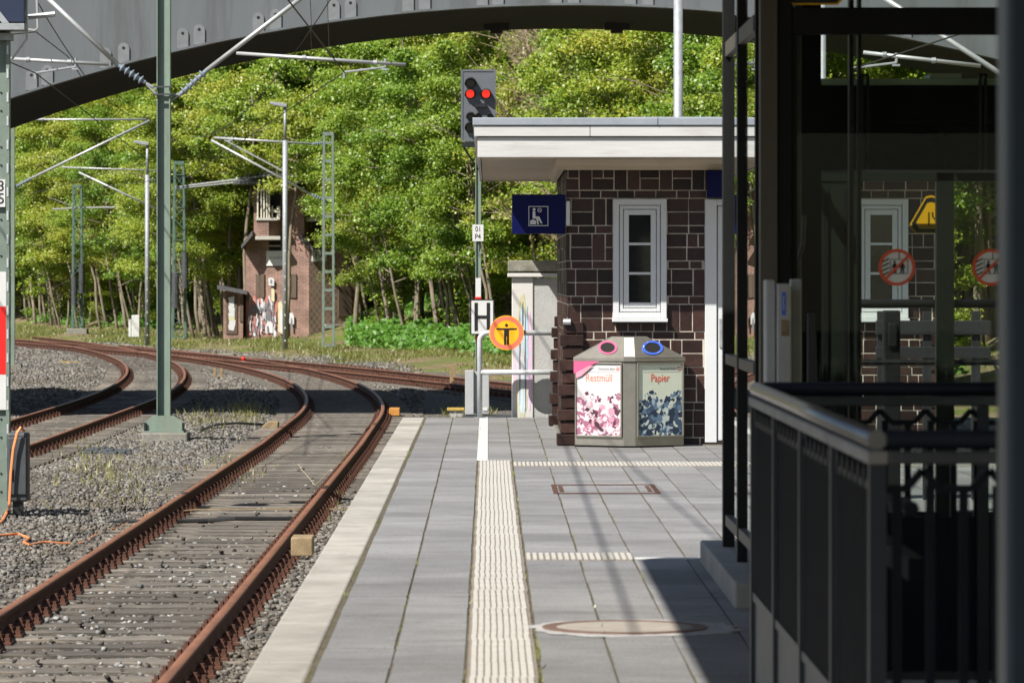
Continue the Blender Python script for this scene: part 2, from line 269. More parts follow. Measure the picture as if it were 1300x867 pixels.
# ------------------------------------------------------------ mesh builder
class MB:
    def __init__(s): s.v = []; s.f = []; s.m = []
    def add(s, vs, fs, mi=0):
        o = len(s.v); s.v += [tuple(v) for v in vs]; s.f += [tuple(i + o for i in f) for f in fs]; s.m += [mi] * len(fs); return s
    def box(s, x0, x1, y0, y1, z0, z1, mi=0):
        if x0 > x1: x0, x1 = x1, x0
        if y0 > y1: y0, y1 = y1, y0
        if z0 > z1: z0, z1 = z1, z0
        v = [(x0, y0, z0), (x1, y0, z0), (x1, y1, z0), (x0, y1, z0), (x0, y0, z1), (x1, y0, z1), (x1, y1, z1), (x0, y1, z1)]
        return s.add(v, [(0, 3, 2, 1), (4, 5, 6, 7), (0, 1, 5, 4), (1, 2, 6, 5), (2, 3, 7, 6), (3, 0, 4, 7)], mi)
    def bar(s, a, b, w, h, mi=0, up=(0, 0, 1)):
        a = Vector(a); b = Vector(b); d = (b - a).normalized(); u = Vector(up)
        if abs(d.dot(u)) > .98: u = Vector((0, 1, 0))
        r = d.cross(u).normalized() * w / 2; u = r.cross(d).normalized() * h / 2
        v = [a - r - u, a + r - u, a + r + u, a - r + u, b - r - u, b + r - u, b + r + u, b - r + u]
        return s.add(v, [(0, 3, 2, 1), (4, 5, 6, 7), (0, 1, 5, 4), (1, 2, 6, 5), (2, 3, 7, 6), (3, 0, 4, 7)][::1], mi)
    def tube(s, pts, r, n=8, mi=0, caps=True):
        pts = [Vector(p) for p in pts]; k = len(pts); rs = r if isinstance(r, (list, tuple)) else [r] * k
        vs = []; ref = None
        for i, p in enumerate(pts):
            d = (pts[min(i + 1, k - 1)] - pts[max(i - 1, 0)]).normalized()
            if ref is None:
                ref = Vector((0, 0, 1)) if abs(d.z) < .9 else Vector((1, 0, 0))
            a = (ref - d * ref.dot(d)).normalized(); ref = a; b = d.cross(a)
            for j in range(n):
                t = 2 * math.pi * j / n; vs.append(p + (a * math.cos(t) + b * math.sin(t)) * rs[i])
        fs = [(i * n + j, i * n + (j + 1) % n, (i + 1) * n + (j + 1) % n, (i + 1) * n + j) for i in range(k - 1) for j in range(n)]
        if caps: fs += [tuple(range(n))[::-1], tuple(range((k - 1) * n, k * n))]
        return s.add(vs, fs, mi)
    def prism(s, poly, axis, t0, t1, mi=0):
        # poly in the two other axes: axis 'y' -> (x,z), 'z' -> (x,y), 'x' -> (y,z)
        mk = {'y': lambda p, t: (p[0], t, p[1]), 'z': lambda p, t: (p[0], p[1], t), 'x': lambda p, t: (t, p[0], p[1])}[axis]
        n = len(poly); v = [mk(p, t0) for p in poly] + [mk(p, t1) for p in poly]
        f = [tuple(range(n)), tuple(range(n, 2 * n))[::-1]] + [(i, n + i, n + (i + 1) % n, (i + 1) % n) for i in range(n)]
        return s.add(v, f, mi)
    def disc(s, c, r, t, n=28, mi=0, r2=None, a=(1, 0, 0), b=(0, 0, 1), d=(0, 1, 0)):
        # disc or ring in plane a,b with thickness t along d
        c = Vector(c); a = Vector(a); b = Vector(b); d = Vector(d)
        ring = lambda rr, tt: [c + (a * math.cos(2 * math.pi * j / n) + b * math.sin(2 * math.pi * j / n)) * rr + d * tt for j in range(n)]
        if r2 is None:
            return s.add(ring(r, 0) + ring(r, t), [tuple(range(n)), tuple(range(n, 2 * n))[::-1]] + [(j, n + j, n + (j + 1) % n, (j + 1) % n) for j in range(n)], mi)
        v = ring(r, 0) + ring(r2, 0) + ring(r, t) + ring(r2, t); q = []
        for j in range(n):
            k = (j + 1) % n; q += [(j, k, n + k, n + j), (j, 2 * n + j, 2 * n + k, k), (n + j, n + k, 3 * n + k, 3 * n + j), (2 * n + j, 3 * n + j, 3 * n + k, 2 * n + k)]
        return s.add(v, q, mi)
    def build(s, name, mats, parent=None, smooth=False, bevel=0, fix=True):
        off = ORI.get(parent.name, Vector()) if parent else Vector()
        me = bpy.data.meshes.new(name); me.from_pydata([(x - off[0], y - off[1], z - off[2]) for x, y, z in s.v], [], s.f)
        for m in (mats if isinstance(mats, (list, tuple)) else [mats]): me.materials.append(M[m] if isinstance(m, str) else m)
        if len(me.materials) > 1: me.polygons.foreach_set('material_index', s.m)
        if fix:
            import bmesh
            bm = bmesh.new(); bm.from_mesh(me); bmesh.ops.recalc_face_normals(bm, faces=bm.faces); bm.to_mesh(me); bm.free()
        uvl = me.uv_layers.new(name='UVMap')
        buf = np.zeros(len(me.loops) * 2, np.float32)
        for p in me.polygons:
            n = p.normal
            for li in p.loop_indices:
                c = me.vertices[me.loops[li].vertex_index].co
                if abs(n.z) > .8: buf[2 * li] = c.x; buf[2 * li + 1] = c.y
                else:
                    h = math.hypot(n.x, n.y); buf[2 * li] = (-n.y * c.x + n.x * c.y) / h; buf[2 * li + 1] = c.z
        uvl.data.foreach_set('uv', buf)
        if smooth: me.polygons.foreach_set('use_smooth', [len(p.vertices) == 4 for p in me.polygons])
        return link(name, me, parent, bevel)
ORI = {}
def link(name, me, parent=None, bevel=0):
    o = bpy.data.objects.new(name, me); COL.objects.link(o)
    if parent: o.parent = parent; ORI[o.name] = ORI.get(parent.name, Vector())
    if bevel:
        b = o.modifiers.new('bevel', 'BEVEL'); b.width = bevel; b.segments = 2; b.limit_method = 'ANGLE'; b.angle_limit = R(40)
    return o
def np_mesh(name, V, Fq, mats, parent=None, smooth=False, mi=None):
    me = bpy.data.meshes.new(name); k = Fq.shape[1]
    me.vertices.add(len(V)); me.vertices.foreach_set('co', np.asarray(V, np.float32).ravel())
    me.loops.add(Fq.size); me.loops.foreach_set('vertex_index', Fq.astype(np.int32).ravel())
    me.polygons.add(len(Fq)); me.polygons.foreach_set('loop_start', np.arange(0, Fq.size, k, dtype=np.int32))
    for m in (mats if isinstance(mats, (list, tuple)) else [mats]): me.materials.append(M[m])
    if mi is not None: me.polygons.foreach_set('material_index', mi.astype(np.int32))
    if smooth: me.polygons.foreach_set('use_smooth', np.ones(len(Fq), bool))
    me.update(calc_edges=True); return link(name, me, parent)
def tag(o, label=None, cat=None, group=None, kind=None):
    if label: o['label'] = label
    if cat: o['category'] = cat
    if group: o['group'] = group
    if kind: o['kind'] = kind
    return o
def thing(name, label, cat, loc, group=None):
    o = bpy.data.objects.new(name, None); COL.objects.link(o); o.location = loc; o.empty_display_size = .2
    ORI[o.name] = Vector(loc); return tag(o, label, cat, group)
def copy_tree(o, parent=None):
    c = o.copy(); COL.objects.link(c)
    if parent: c.parent = parent
    for ch in list(o.children): copy_tree(ch, c)
    return c
def text(s, size, loc, m, name, parent, face='front', rz=0.0, align='CENTER', extr=.0015, sx=1.0):
    cu = bpy.data.curves.new(name, 'FONT'); cu.body = s; cu.size = size; cu.extrude = extr; cu.align_x = align; cu.align_y = 'CENTER'; cu.resolution_u = 3
    t = bpy.data.objects.new('tmp', cu); COL.objects.link(t)
    me = bpy.data.meshes.new_from_object(t.evaluated_get(bpy.context.evaluated_depsgraph_get())); bpy.data.objects.remove(t)
    off = ORI.get(parent.name, Vector())
    me.transform(Matrix.Translation(Vector(loc) - off) @ Matrix.Rotation(rz, 4, 'Z') @ Matrix.Rotation(R(90), 4, 'X') @ Matrix.Diagonal((sx, 1, 1, 1)))
    me.materials.clear(); me.materials.append(M[m]); me.name = name
    return link(name, me, parent)

# ------------------------------------------------------------ terrain
def rail_z(Y): return EYE - np.clip(2.25 + (np.asarray(Y, float) - 25) * .00625, 2.15, 2.5)
def x_near(Y):
    Y = np.asarray(Y, float); return -2.56 - .0028 * np.clip(Y - 30, 0, 46) - np.clip(Y - 76, 0, None) ** 2 / (2 * 292)
def x_left(Y):
    Y = np.asarray(Y, float); return -7.58 - np.clip(Y - 84, 0, None) ** 2 / (2 * 385)
def x_far(Y):
    Y = np.clip(np.asarray(Y, float), 55, None); return -2.1 - .24 * (Y - 110) - (Y - 110) ** 2 / (2 * 800)
def sm(x, a, b): t = np.clip((x - a) / (b - a), 0, 1); return t * t * (3 - 2 * t)
def lump(X, Y): return (np.sin(X * 1.7 + Y * .31) + np.sin(X * .9 - Y * .53 + 1.3) + np.sin(Y * .21 + X * .4)) / 3
def gz(X, Y):
    X = np.asarray(X, float); Y = np.asarray(Y, float); rz = rail_z(Y)
    d = np.minimum(np.minimum(abs(X - x_near(Y)), abs(X - x_left(Y))), abs(X - x_far(Y)))
    z = rz - .200 + sm(d, 1.3, 1.6) * .02 + sm(d, 1.35, 2.3) * (.035 + .09 * lump(X, Y))
    dx = X - x_far(Y)
    z = z + sm(dx, 1.6, 5) * .2 + np.where(dx > 10.5, .5 * (dx - 10.5) ** 2 / (dx - 10.5 + 3), 0) + sm(dx, 4, 10) * .10 * lump(X * 1.4, Y * 1.4)
    z = np.where((X > 0) & (X < 6.8) & (Y < 46.5), -5.0, z)
    return z
xs = np.concatenate([np.linspace(-140, -30, 56)[:-1], np.arange(-30, 20, .4), np.linspace(20, 140, 61)])
ys = np.concatenate([np.linspace(-60, 10, 21)[:-1], np.arange(10, 60, .5), np.arange(60, 130, .6), np.arange(130, 215, .8), np.linspace(215, 420, 60)])
XX, YY = np.meshgrid(xs, ys); ZZ = np.minimum(gz(XX, YY), 40)
nx, ny = len(xs), len(ys); idx = np.arange(nx * ny).reshape(ny, nx)
Fq = np.stack([idx[:-1, :-1], idx[:-1, 1:], idx[1:, 1:], idx[1:, :-1]], -1).reshape(-1, 4)
g = np_mesh('ground', np.stack([XX, YY, ZZ], -1).reshape(-1, 3), Fq, 'ground', smooth=True); tag(g, 'gravelly railway yard rising into a wooded bank', None, kind='structure')
at = g.data.attributes.new('bank', 'FLOAT', 'POINT')
at.data.foreach_set('value', sm((XX - x_far(YY)), 1.8, 3.6).ravel().astype(np.float32))

# ballast stones: countless, so one object
def stones(name, label, X, Y, Z, size, m):
    n = len(X); base = np.array([(x, y, z) for z in (-1, 1) for y in (-1, 1) for x in (-1, 1)], float) * .5
    V = base[None] * rng.uniform(.45, 1.05, (n, 8, 1)) * rng.uniform(.6, 1.15, (n, 1, 3)) * size[:, None, None]
    V[:, :, 2] *= .75
    a = rng.uniform(0, 6.28, n); c, s_ = np.cos(a), np.sin(a); t = rng.uniform(-.6, .6, n); ct, st = np.cos(t), np.sin(t)
    y2 = V[:, :, 1] * ct[:, None] - V[:, :, 2] * st[:, None]; z2 = V[:, :, 1] * st[:, None] + V[:, :, 2] * ct[:, None]
    x3 = V[:, :, 0] * c[:, None] - y2 * s_[:, None]; y3 = V[:, :, 0] * s_[:, None] + y2 * c[:, None]
    V = np.stack([x3 + X[:, None], y3 + Y[:, None], z2 + Z[:, None]], -1).reshape(-1, 3)
    q = np.array([(0, 2, 3, 1), (4, 5, 7, 6), (0, 1, 5, 4), (1, 3, 7, 5), (3, 2, 6, 7), (2, 0, 4, 6)])
    Fs = (np.arange(n)[:, None, None] * 8 + q[None]).reshape(-1, 4)
    return tag(np_mesh(name, V, Fs, m), label, None, kind='stuff')
n = 190000
Yr = 21 + (172 - 21) * rng.uniform(0, 1, n) ** 1.75
Xr = rng.uniform(-.118, -.015, n) * Yr
ok = (Xr < -1.03) | (Yr > 49.6); Xr, Yr = Xr[ok], Yr[ok]
def off_rails(X, Y, w=.085):
    k = np.ones(len(X), bool)
    for f in (x_near, x_left, x_far): k &= abs(abs(X - f(Y)) - .75) > w
    return k
k = off_rails(Xr, Yr); Xr, Yr = Xr[k], Yr[k]
patch = lump(Xr * 1.1 + 3, Yr * .8) + rng.normal(0, .4, len(Xr))
k = (patch < .32) & (Xr - x_far(Yr) < 3.2); Xr, Yr = Xr[k], Yr[k]
n = 9000; Ya = 21 + 30 * rng.uniform(0, 1, n) ** 1.5; Xa = np.where(rng.uniform(0, 1, n) < .6, rng.uniform(-1.66, -1.0, n), rng.uniform(-4.3, -3.55, n)); k = off_rails(Xa, Ya, .12); Xa, Ya = Xa[k], Ya[k]
Zt = np.concatenate([gz(Xr, Yr) + .004, rail_z(Ya) - .158 + rng.uniform(-.03, .012, len(Ya))]); Xr = np.concatenate([Xr, Xa]); Yr = np.concatenate([Yr, Ya])
stones('ballast', 'grey and brown ballast stones filling the yard between the tracks', Xr, Yr, Zt, rng.uniform(.022, .062, len(Xr)) * (1 + .012 * np.clip(Yr - 50, 0, None)), 'stone')
def bed(fx, n, y0, y1, pw, spread):
    Y = y0 + (y1 - y0) * rng.uniform(0, 1, n) ** pw; X = fx(Y) + rng.uniform(-spread, spread, n); ph = ((Y - 16 * (fx is x_near) - 50 * (fx is x_left)) / .63) % 1.0
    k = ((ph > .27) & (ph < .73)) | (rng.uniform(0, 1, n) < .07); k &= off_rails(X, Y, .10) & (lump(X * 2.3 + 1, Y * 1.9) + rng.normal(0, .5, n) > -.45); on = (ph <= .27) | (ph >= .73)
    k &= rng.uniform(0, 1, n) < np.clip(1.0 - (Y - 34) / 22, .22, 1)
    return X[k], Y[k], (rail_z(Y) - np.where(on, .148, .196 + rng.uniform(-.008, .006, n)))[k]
bx, by, bz = bed(x_near, 34000, 20, 62, 1.5, 1.3)
wp = (np.abs(bx - x_near(by)) < .55) & (rng.uniform(0, 1, len(bx)) < np.clip(.15 + .5 * (np.sin(by * 1.1) + np.sin(by * .37 + 1)), .05, .65))
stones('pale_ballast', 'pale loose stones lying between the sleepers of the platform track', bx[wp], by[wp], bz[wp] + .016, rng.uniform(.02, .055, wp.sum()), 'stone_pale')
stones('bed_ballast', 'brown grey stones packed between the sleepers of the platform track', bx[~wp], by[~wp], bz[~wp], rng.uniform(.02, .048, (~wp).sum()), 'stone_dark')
bx, by, bz = bed(x_left, 9000, 62, 110, 1.2, 1.3)
stones('side_ballast', 'stones packed between the sleepers of the left track', bx, by, bz - .006, rng.uniform(.02, .05, len(bx)), 'stone_dark')

# ------------------------------------------------------------ tracks
PROF = [(-.0625, 0), (.0625, 0), (.0625, .012), (.012, .032), (.010, .098), (.034, .112), (.034, .142), (.026, .15), (-.026, .15), (-.034, .142), (-.034, .112), (-.010, .098), (-.012, .032), (-.0625, .012)]
def rail_mesh(fx, y0, y1, side, parent, name='rail'):
    n = int((y1 - y0) / .8) + 1; Y = np.linspace(y0, y1, n); c = fx(Y); dX = np.gradient(c, Y); L = np.sqrt(1 + dX ** 2)
    nxv, nyv = 1 / L, -dX / L
    px = c + nxv * .752 * side; py = Y + nyv * .752 * side; rz = rail_z(Y) - .15
    pr = np.array(PROF); k = len(pr)
    V = np.stack([px[:, None] + nxv[:, None] * pr[None, :, 0], py[:, None] + nyv[:, None] * pr[None, :, 0], rz[:, None] + pr[None, :, 1]], -1) - np.array(ORI[parent.name])
    i = np.arange(n - 1)[:, None] * k; j = np.arange(k)[None]
    Fq = np.stack([i + j, i + (j + 1) % k, i + k + (j + 1) % k, i + k + j], -1).reshape(-1, 4)[:, ::-1]
    return np_mesh(name, V.reshape(-1, 3), Fq, ['rust', 'rust_top'], parent, mi=np.tile(np.isin(np.arange(k), (6, 7, 8)).astype(np.int32), n - 1))  # top faces lighter and browner than the sides
def chair_mesh():
    b = MB(); b.box(-.17, .17, -.08, .08, 0, .018)
    for sx in (-1, 1):
        b.tube([(sx * .085, .0, .018), (sx * .085, 0, .085)], .019, 6); b.tube([(sx * .085, 0, .045), (sx * .085, 0, .07)], .034, 6)
        b.tube([(sx * .14, .0, .018), (sx * .14, 0, .045)], .03, 6); b.tube([(sx * .14, 0, .03), (sx * .14, 0, .07)], .016, 6)
        b.add([(sx * .04, -.05, .035), (sx * .115, -.05, .018), (sx * .115, .05, .018), (sx * .04, .05, .035), (sx * .05, -.04, .062), (sx * .11, -.04, .045), (sx * .11, .04, .045), (sx * .05, .04, .062)], [(0, 3, 2, 1), (4, 5, 6, 7), (0, 1, 5, 4), (1, 2, 6, 5), (2, 3, 7, 6), (3, 0, 4, 7)])
    return b
def sleeper_mb(seed):
    r = random.Random(seed); b = MB(); n = 9; vs = []
    for i in range(n):
        x = -1.3 + 2.6 * i / (n - 1)
        for (y, z) in ((-.125, -.15), (.125, -.15), (.125, -.01), (.105, 0), (-.105, 0), (-.125, -.01)):
            vs.append((x, y + r.uniform(-.008, .008), z + (r.uniform(-.008, .004) if z > -.1 else 0)))
    fs = [(i * 6 + j, i * 6 + (j + 1) % 6, i * 6 + 6 + (j + 1) % 6, i * 6 + 6 + j) for i in range(n - 1) for j in range(6)] + [tuple(range(6)), tuple(range((n - 1) * 6, n * 6))]
    return b.add(vs, fs)
sleep_me = []; chair_me = None
def track(label, fx, y0, y1, ind0, ind1, step=.63, wide=1.0):
    global chair_me
    t = thing('railway_track', label, 'railway track', (float(fx(y0)), y0, float(rail_z(y0)) - .15), 'rusty tracks in the yard')
    for s in (-1, 1): rail_mesh(fx, y0, y1, s, t)
    Y = y0; far = MB(); farc = MB(); i = 0
    while Y < y1:
        c = float(fx(Y)); h = math.atan(float((fx(Y + .5) - fx(Y - .5)))); rz = float(rail_z(Y)) - .155
        jy = random.uniform(-.02, .02)
        if ind0 <= Y <= ind1 and i < 100:
            if len(sleep_me) < 6:
                o = sleeper_mb(len(sleep_me)).build('sleeper', 'sleeper', None); sleep_me.append(o.data); o.parent = t
            else:
                o = link('sleeper', random.choice(sleep_me), t)
            o.location = Vector((c, Y + jy, rz)) - ORI[t.name]; o.rotation_euler = (0, 0, -h + random.uniform(-.012, .012))
            for sd in (-1, 1):
                if chair_me is None: q = chair_mesh().build('rail_chair', 'rust_dark', None); chair_me = q.data; q.parent = o
                else: q = link('rail_chair', chair_me, o)
                q.location = (sd * .752, 0, .0)
            i += 1
        else:
            ch, sh = math.cos(-h), math.sin(-h)
            rot = lambda vs, ox=0: [(c + (x + ox) * ch - y * sh, Y + (x + ox) * sh + y * ch, rz + z) for x, y, z in vs]
            b = MB().box(-1.3, 1.3, -.125, .125, -.15, 0); far.add(rot(b.v), b.f)
            for sd in (-1, 1):
                b = MB().box(-.16, .16, -.08, .08, 0, .03).box(-.11, -.06, -.04, .04, .03, .075).box(.06, .11, -.04, .04, .03, .075); farc.add(rot(b.v, sd * .752), b.f)
        Y += step
    if far.v:
        tag(far.build('sleepers', 'sleeper', t), kind='stuff'); tag(farc.build('rail_chairs', 'rust_dark', t), kind='stuff')
    return t
track('rusty single track curving away left beside the platform edge', x_near, 16, 158, 20, 82)
track('rusty track on the far left curving behind the tall overhead line mast', x_left, 50, 205, 62, 122)
ft = track('rusty track crossing behind the platform end in front of the wood', x_far, 62, 205, 92, 135)
# check rail and guard rail beside the crossing track
b = MB()
for i in range(14):
    Y = 116.5 + i * .55; x = float(x_far(Y)) + .752 + .2; z = float(rail_z(Y)); b.box(x - .04, x + .04, Y - .2, Y + .2, z - .15, z + .03)
b.build('check_rail', 'rust_dark', ft)

# ------------------------------------------------------------ platform
plat = thing('platform', 'grey slab paved island platform with pale concrete edge', None, (0, 30, 0)); plat['kind'] = 'structure'
XE, XR, YE = -.975, 6.9, 49.2
HX0, HX1, HY0, HY1 = 1.14, 3.4, 11.5, 16.1                   # stairwell opening
b = MB(); b.box(XE + .06, HX0, -12, YE - .02, -1.25, -.005); b.box(HX1, XR, -12, YE - .02, -1.25, -.005); b.box(HX0, HX1, -12, HY0, -1.25, -.005); b.box(HX0, HX1, HY1, YE - .02, -1.25, -.005)
b.build('platform_body', 'joint', plat)
b = MB(); b.box(XE + .02, XE + .30, -12, YE - .01, -1.3, -.16); b.box(XE + .3, XR, YE - .3, YE, -1.3, -.08); b.build('platform_wall', 'body', plat)
b = MB(); Y = -12.
while Y < YE - .1:
    y1 = min(Y + 2.0, YE); b.box(XE, -.728, Y, y1 - .008, -.16, random.uniform(-.002, .002)); Y += 2.0
b.build('coping', 'concrete', plat, bevel=.012)
b = MB(); mi = 0
for k in range(-2, 23):
    x0 = -.095 + .305 * k; x1 = x0 + .305
    if k == 0: pass
    Y = 8 + random.uniform(0, .5); wob = random.uniform(-.004, .004)
    while Y < YE - .05:
        ln = random.choice([.6, .9, .9, 1.2]); y1 = min(Y + ln, YE); yc = (Y + y1) / 2
        skip = (k == 0 and yc < 37.6) or (HX0 - .1 < x0 + .1 < HX1 and HY0 - .5 < yc < HY1 + .2) or (x1 > XR)
        if k == 0 and not skip: pass
        if not skip:
            gp = .0035 + random.uniform(0, .004); z = random.uniform(-.0025, .0015); w1, w2 = random.uniform(-.003, .003), random.uniform(-.003, .003)
            b.add([(x0 + gp + w1, Y + .004, z), (x1 - gp + w1 * .3, Y + .004, z), (x1 - gp + w2 * .3, y1 - .004, z + .001), (x0 + gp + w2, y1 - .004, z + .001), (x0 + gp + w1, Y + .004, -.075), (x1 - gp, Y + .004, -.075), (x1 - gp, y1 - .004, -.075), (x0 + gp + w2, y1 - .004, -.075)], [(0, 1, 2, 3), (0, 4, 5, 1), (1, 5, 6, 2), (2, 6, 7, 3), (3, 7, 4, 0)])
        Y = y1
b.build('paving', 'slab', plat)
b = MB(); b.box(-2 * .305 - .1 - .006, XR, 4, 8, -.07, 0); b.build('near_paving', 'slab', plat)
def ribs(x0, x1, y0, y1, along, name):
    b = MB(); nb = 9
    if along == 'y':
        Y = y0
        while Y < y1:
            ye = min(Y + .3, y1); jx = random.uniform(-.003, .003); jz = random.uniform(-.001, .0015)
            b.box(x0 + .008 + jx, x1 - .008 + jx, Y + .003, ye - .003, -.07, .0005 + jz, 1)
            for i in range(nb):
                xc = x0 + .02 + (x1 - x0 - .04) * (i + .5) / nb + jx
                b.add([(xc - .0125, Y + .006, .0005), (xc + .0125, Y + .006, .0005), (xc + .0125, ye - .006, .0005), (xc - .0125, ye - .006, .0005), (xc - .009, Y + .009, .0065 + jz), (xc + .009, Y + .009, .0065 + jz), (xc + .009, ye - .009, .0065 + jz), (xc - .009, ye - .009, .0065 + jz)], [(4, 5, 6, 7), (0, 1, 5, 4), (1, 2, 6, 5), (2, 3, 7, 6), (3, 0, 4, 7)], 0)
            Y += .3
    else:
        b.box(x0, x1, y0, y1, -.07, .004, 1); X = x0
        while X < x1 - .02:
            b.box(X + .006, X + .028, y0 + .01, y1 - .01, .004, .0105, 0); X += .036
    return b.build(name, ['tactile', 'tactile_dirt'], plat)
ribs(-.095, .208, 8, 37.6, 'y', 'tactile_strip')
ribs(.212, .82, 24.42, 24.98, 'x', 'tactile_crossing')
ribs(.212, 6.8, 36.5, 37.25, 'x', 'tactile_crossing')
b = MB(); b.box(-.10, -.005, 37.62, 49.15, .002, .0055); b.box(.83, 1.19, 24.5, 24.62, .002, .0055); b.build('white_line', 'white_line', plat)
b = MB(); # stair well walls and steps
b.box(HX0 - .12, HX0, HY0, HY1, -4.5, -.002); b.box(HX1, HX1 + .12, HY0, HY1, -4.5, -.002); b.box(HX0 - .12, HX1 + .12, HY1, HY1 + .12, -4.5, -.002)
for i in range(16): b.box(HX0, HX1, HY0 + i * .29, HY0 + (i + 1) * .29, -4.5, -.165 * (i + 1))
b.build('stair_flight', 'body', plat)
mh = thing('manhole_cover', 'round rusty manhole cover set in patchy mortar in the paving', 'manhole cover', (.62, 19.7, .002))
b = MB(); b.prism([(.66 + random.uniform(.43, .56) * math.cos(i * .2094), 19.68 + random.uniform(.42, .54) * math.sin(i * .2094)) for i in range(30)], 'z', .0022, .005); b.build('mortar_surround', 'mortarring', mh)
b = MB(); b.disc((.62, 19.7, .002), .375, .009, 40, r2=.315, a=(1, 0, 0), b=(0, 1, 0), d=(0, 0, 1)); b.build('rim', 'cast', mh)
b = MB(); b.disc((.62, 19.7, .002), .312, .0075, 40, a=(1, 0, 0), b=(0, 1, 0), d=(0, 0, 1)); b.build('lid', 'covfill', mh)
b = MB()
for (x0, x1, y0, y1) in ((.48, 1.27, 31.9, 31.95), (.48, 1.27, 33.2, 33.25), (.48, .515, 31.95, 33.2), (1.235, 1.27, 31.95, 33.2), (.53, .56, 32.2, 33.0), (1.19, 1.22, 32.2, 33.0)): b.box(x0, x1, y0, y1, .0025, .007)
tag(b.build('access_cover_frame', 'rust_dark'), 'thin rusty rectangular access frame let into the paving', 'access cover')

# ------------------------------------------------------------ road bridge
br = thing('road_bridge', 'grey arched steel road bridge spanning over the tracks', 'bridge', (0, 84, 6))
def zlow(x): return max(6.6 - .0161 * (x - 1.52) ** 2, -1.5)
YB0, YB1 = 80.0, 88.0
xsb = [-20 + i * .75 for i in range(59)]
def archstrip(b, y0, y1, lo, hi, mi=0):
    n = len(xsb); v = []
    for x in xsb: v += [(x, y0, lo(x)), (x, y1, lo(x)), (x, y1, hi(x)), (x, y0, hi(x))]
    f = []
    for i in range(n - 1):
        o = i * 4; q = o + 4
        f += [(o, q, q + 1, o + 1), (o + 1, q + 1, q + 2, o + 2), (o + 2, q + 2, q + 3, o + 3), (o + 3, q + 3, q, o)]
    f += [(0, 1, 2, 3), (4 * n - 4, 4 * n - 1, 4 * n - 2, 4 * n - 3)]
    b.add(v, f, mi)
TOP = 18.0
b = MB(); archstrip(b, YB0, YB0 + .05, lambda x: zlow(x) + .04, lambda x: TOP); b.build('girder_face', 'bridge', br)
b = MB(); archstrip(b, YB1 - .05, YB1, lambda x: zlow(x) + .04, lambda x: TOP); b.build('girder_face', 'bridge', br)
b = MB(); archstrip(b, YB0 - .10, YB0 + .22, lambda x: zlow(x), lambda x: zlow(x) + .04); b.build('arch_flange', 'bridge', br)
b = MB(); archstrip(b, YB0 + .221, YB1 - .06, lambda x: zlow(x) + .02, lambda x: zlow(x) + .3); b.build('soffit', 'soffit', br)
b = MB(); b.box(-20, 23.5, YB0 - .5, YB1 + .5, TOP, TOP + .5); b.build('road_deck', 'bridge', br)
b = MB(); b.box(-26, -19.2, YB0 - .6, YB1 + .6, -2, TOP); b.box(22.2, 30, YB0 - .6, YB1 + .6, -2, TOP); b.build('abutment', 'body', br)
for px in (40, 60, 134, 157, 232, 253, 328, 350, 424, 445, 518, 539, 612, 632, 706, 728, 800, 822, 1110, 1150):
    x = PX(px, YB0); b = MB(); s_ = []
    for i in range(9): t = math.pi * i / 8; s_.append((x + .105 * math.cos(t), zlow(x) + .30 + .105 * math.sin(t)))
    s_ += [(x - .105, zlow(x) + .03), (x + .105, zlow(x) + .03)]
    b.prism(s_, 'y', YB0 - .03, YB0 - .004, 0); b.prism([(x + .03 * math.cos(a * .785), zlow(x) + .31 + .03 * math.sin(a * .785)) for a in range(8)], 'y', YB0 - .034, YB0 - .028, 1)
    b.build('lug_plate', ['lugs', 'blk'], br)
for px in (-40, 80, 201, 330, 463, 501, 640, 780, 900, 1000, 1180):
    x = PX(px, YB0); b = MB(); b.prism([(x - .02, TOP), (x + .02, TOP), (x + .02, zlow(x) + .62), (x - .02, zlow(x) + .62)], 'y', YB0 - .10, YB0 + .002, 0)
    if px in (463, 501, 900): b.build('stiffener', 'bridge', br)
for px in (630, 783):
    x = PX(px, 86); b = MB(); b.box(x - .25, x + .25, 85.8, 86.2, zlow(x) - .10, zlow(x) + .02); b.box(x - .12, x + .12, 85.85, 86.15, zlow(x) - .16, zlow(x) - .10); b.build('soffit_light', 'black', br)

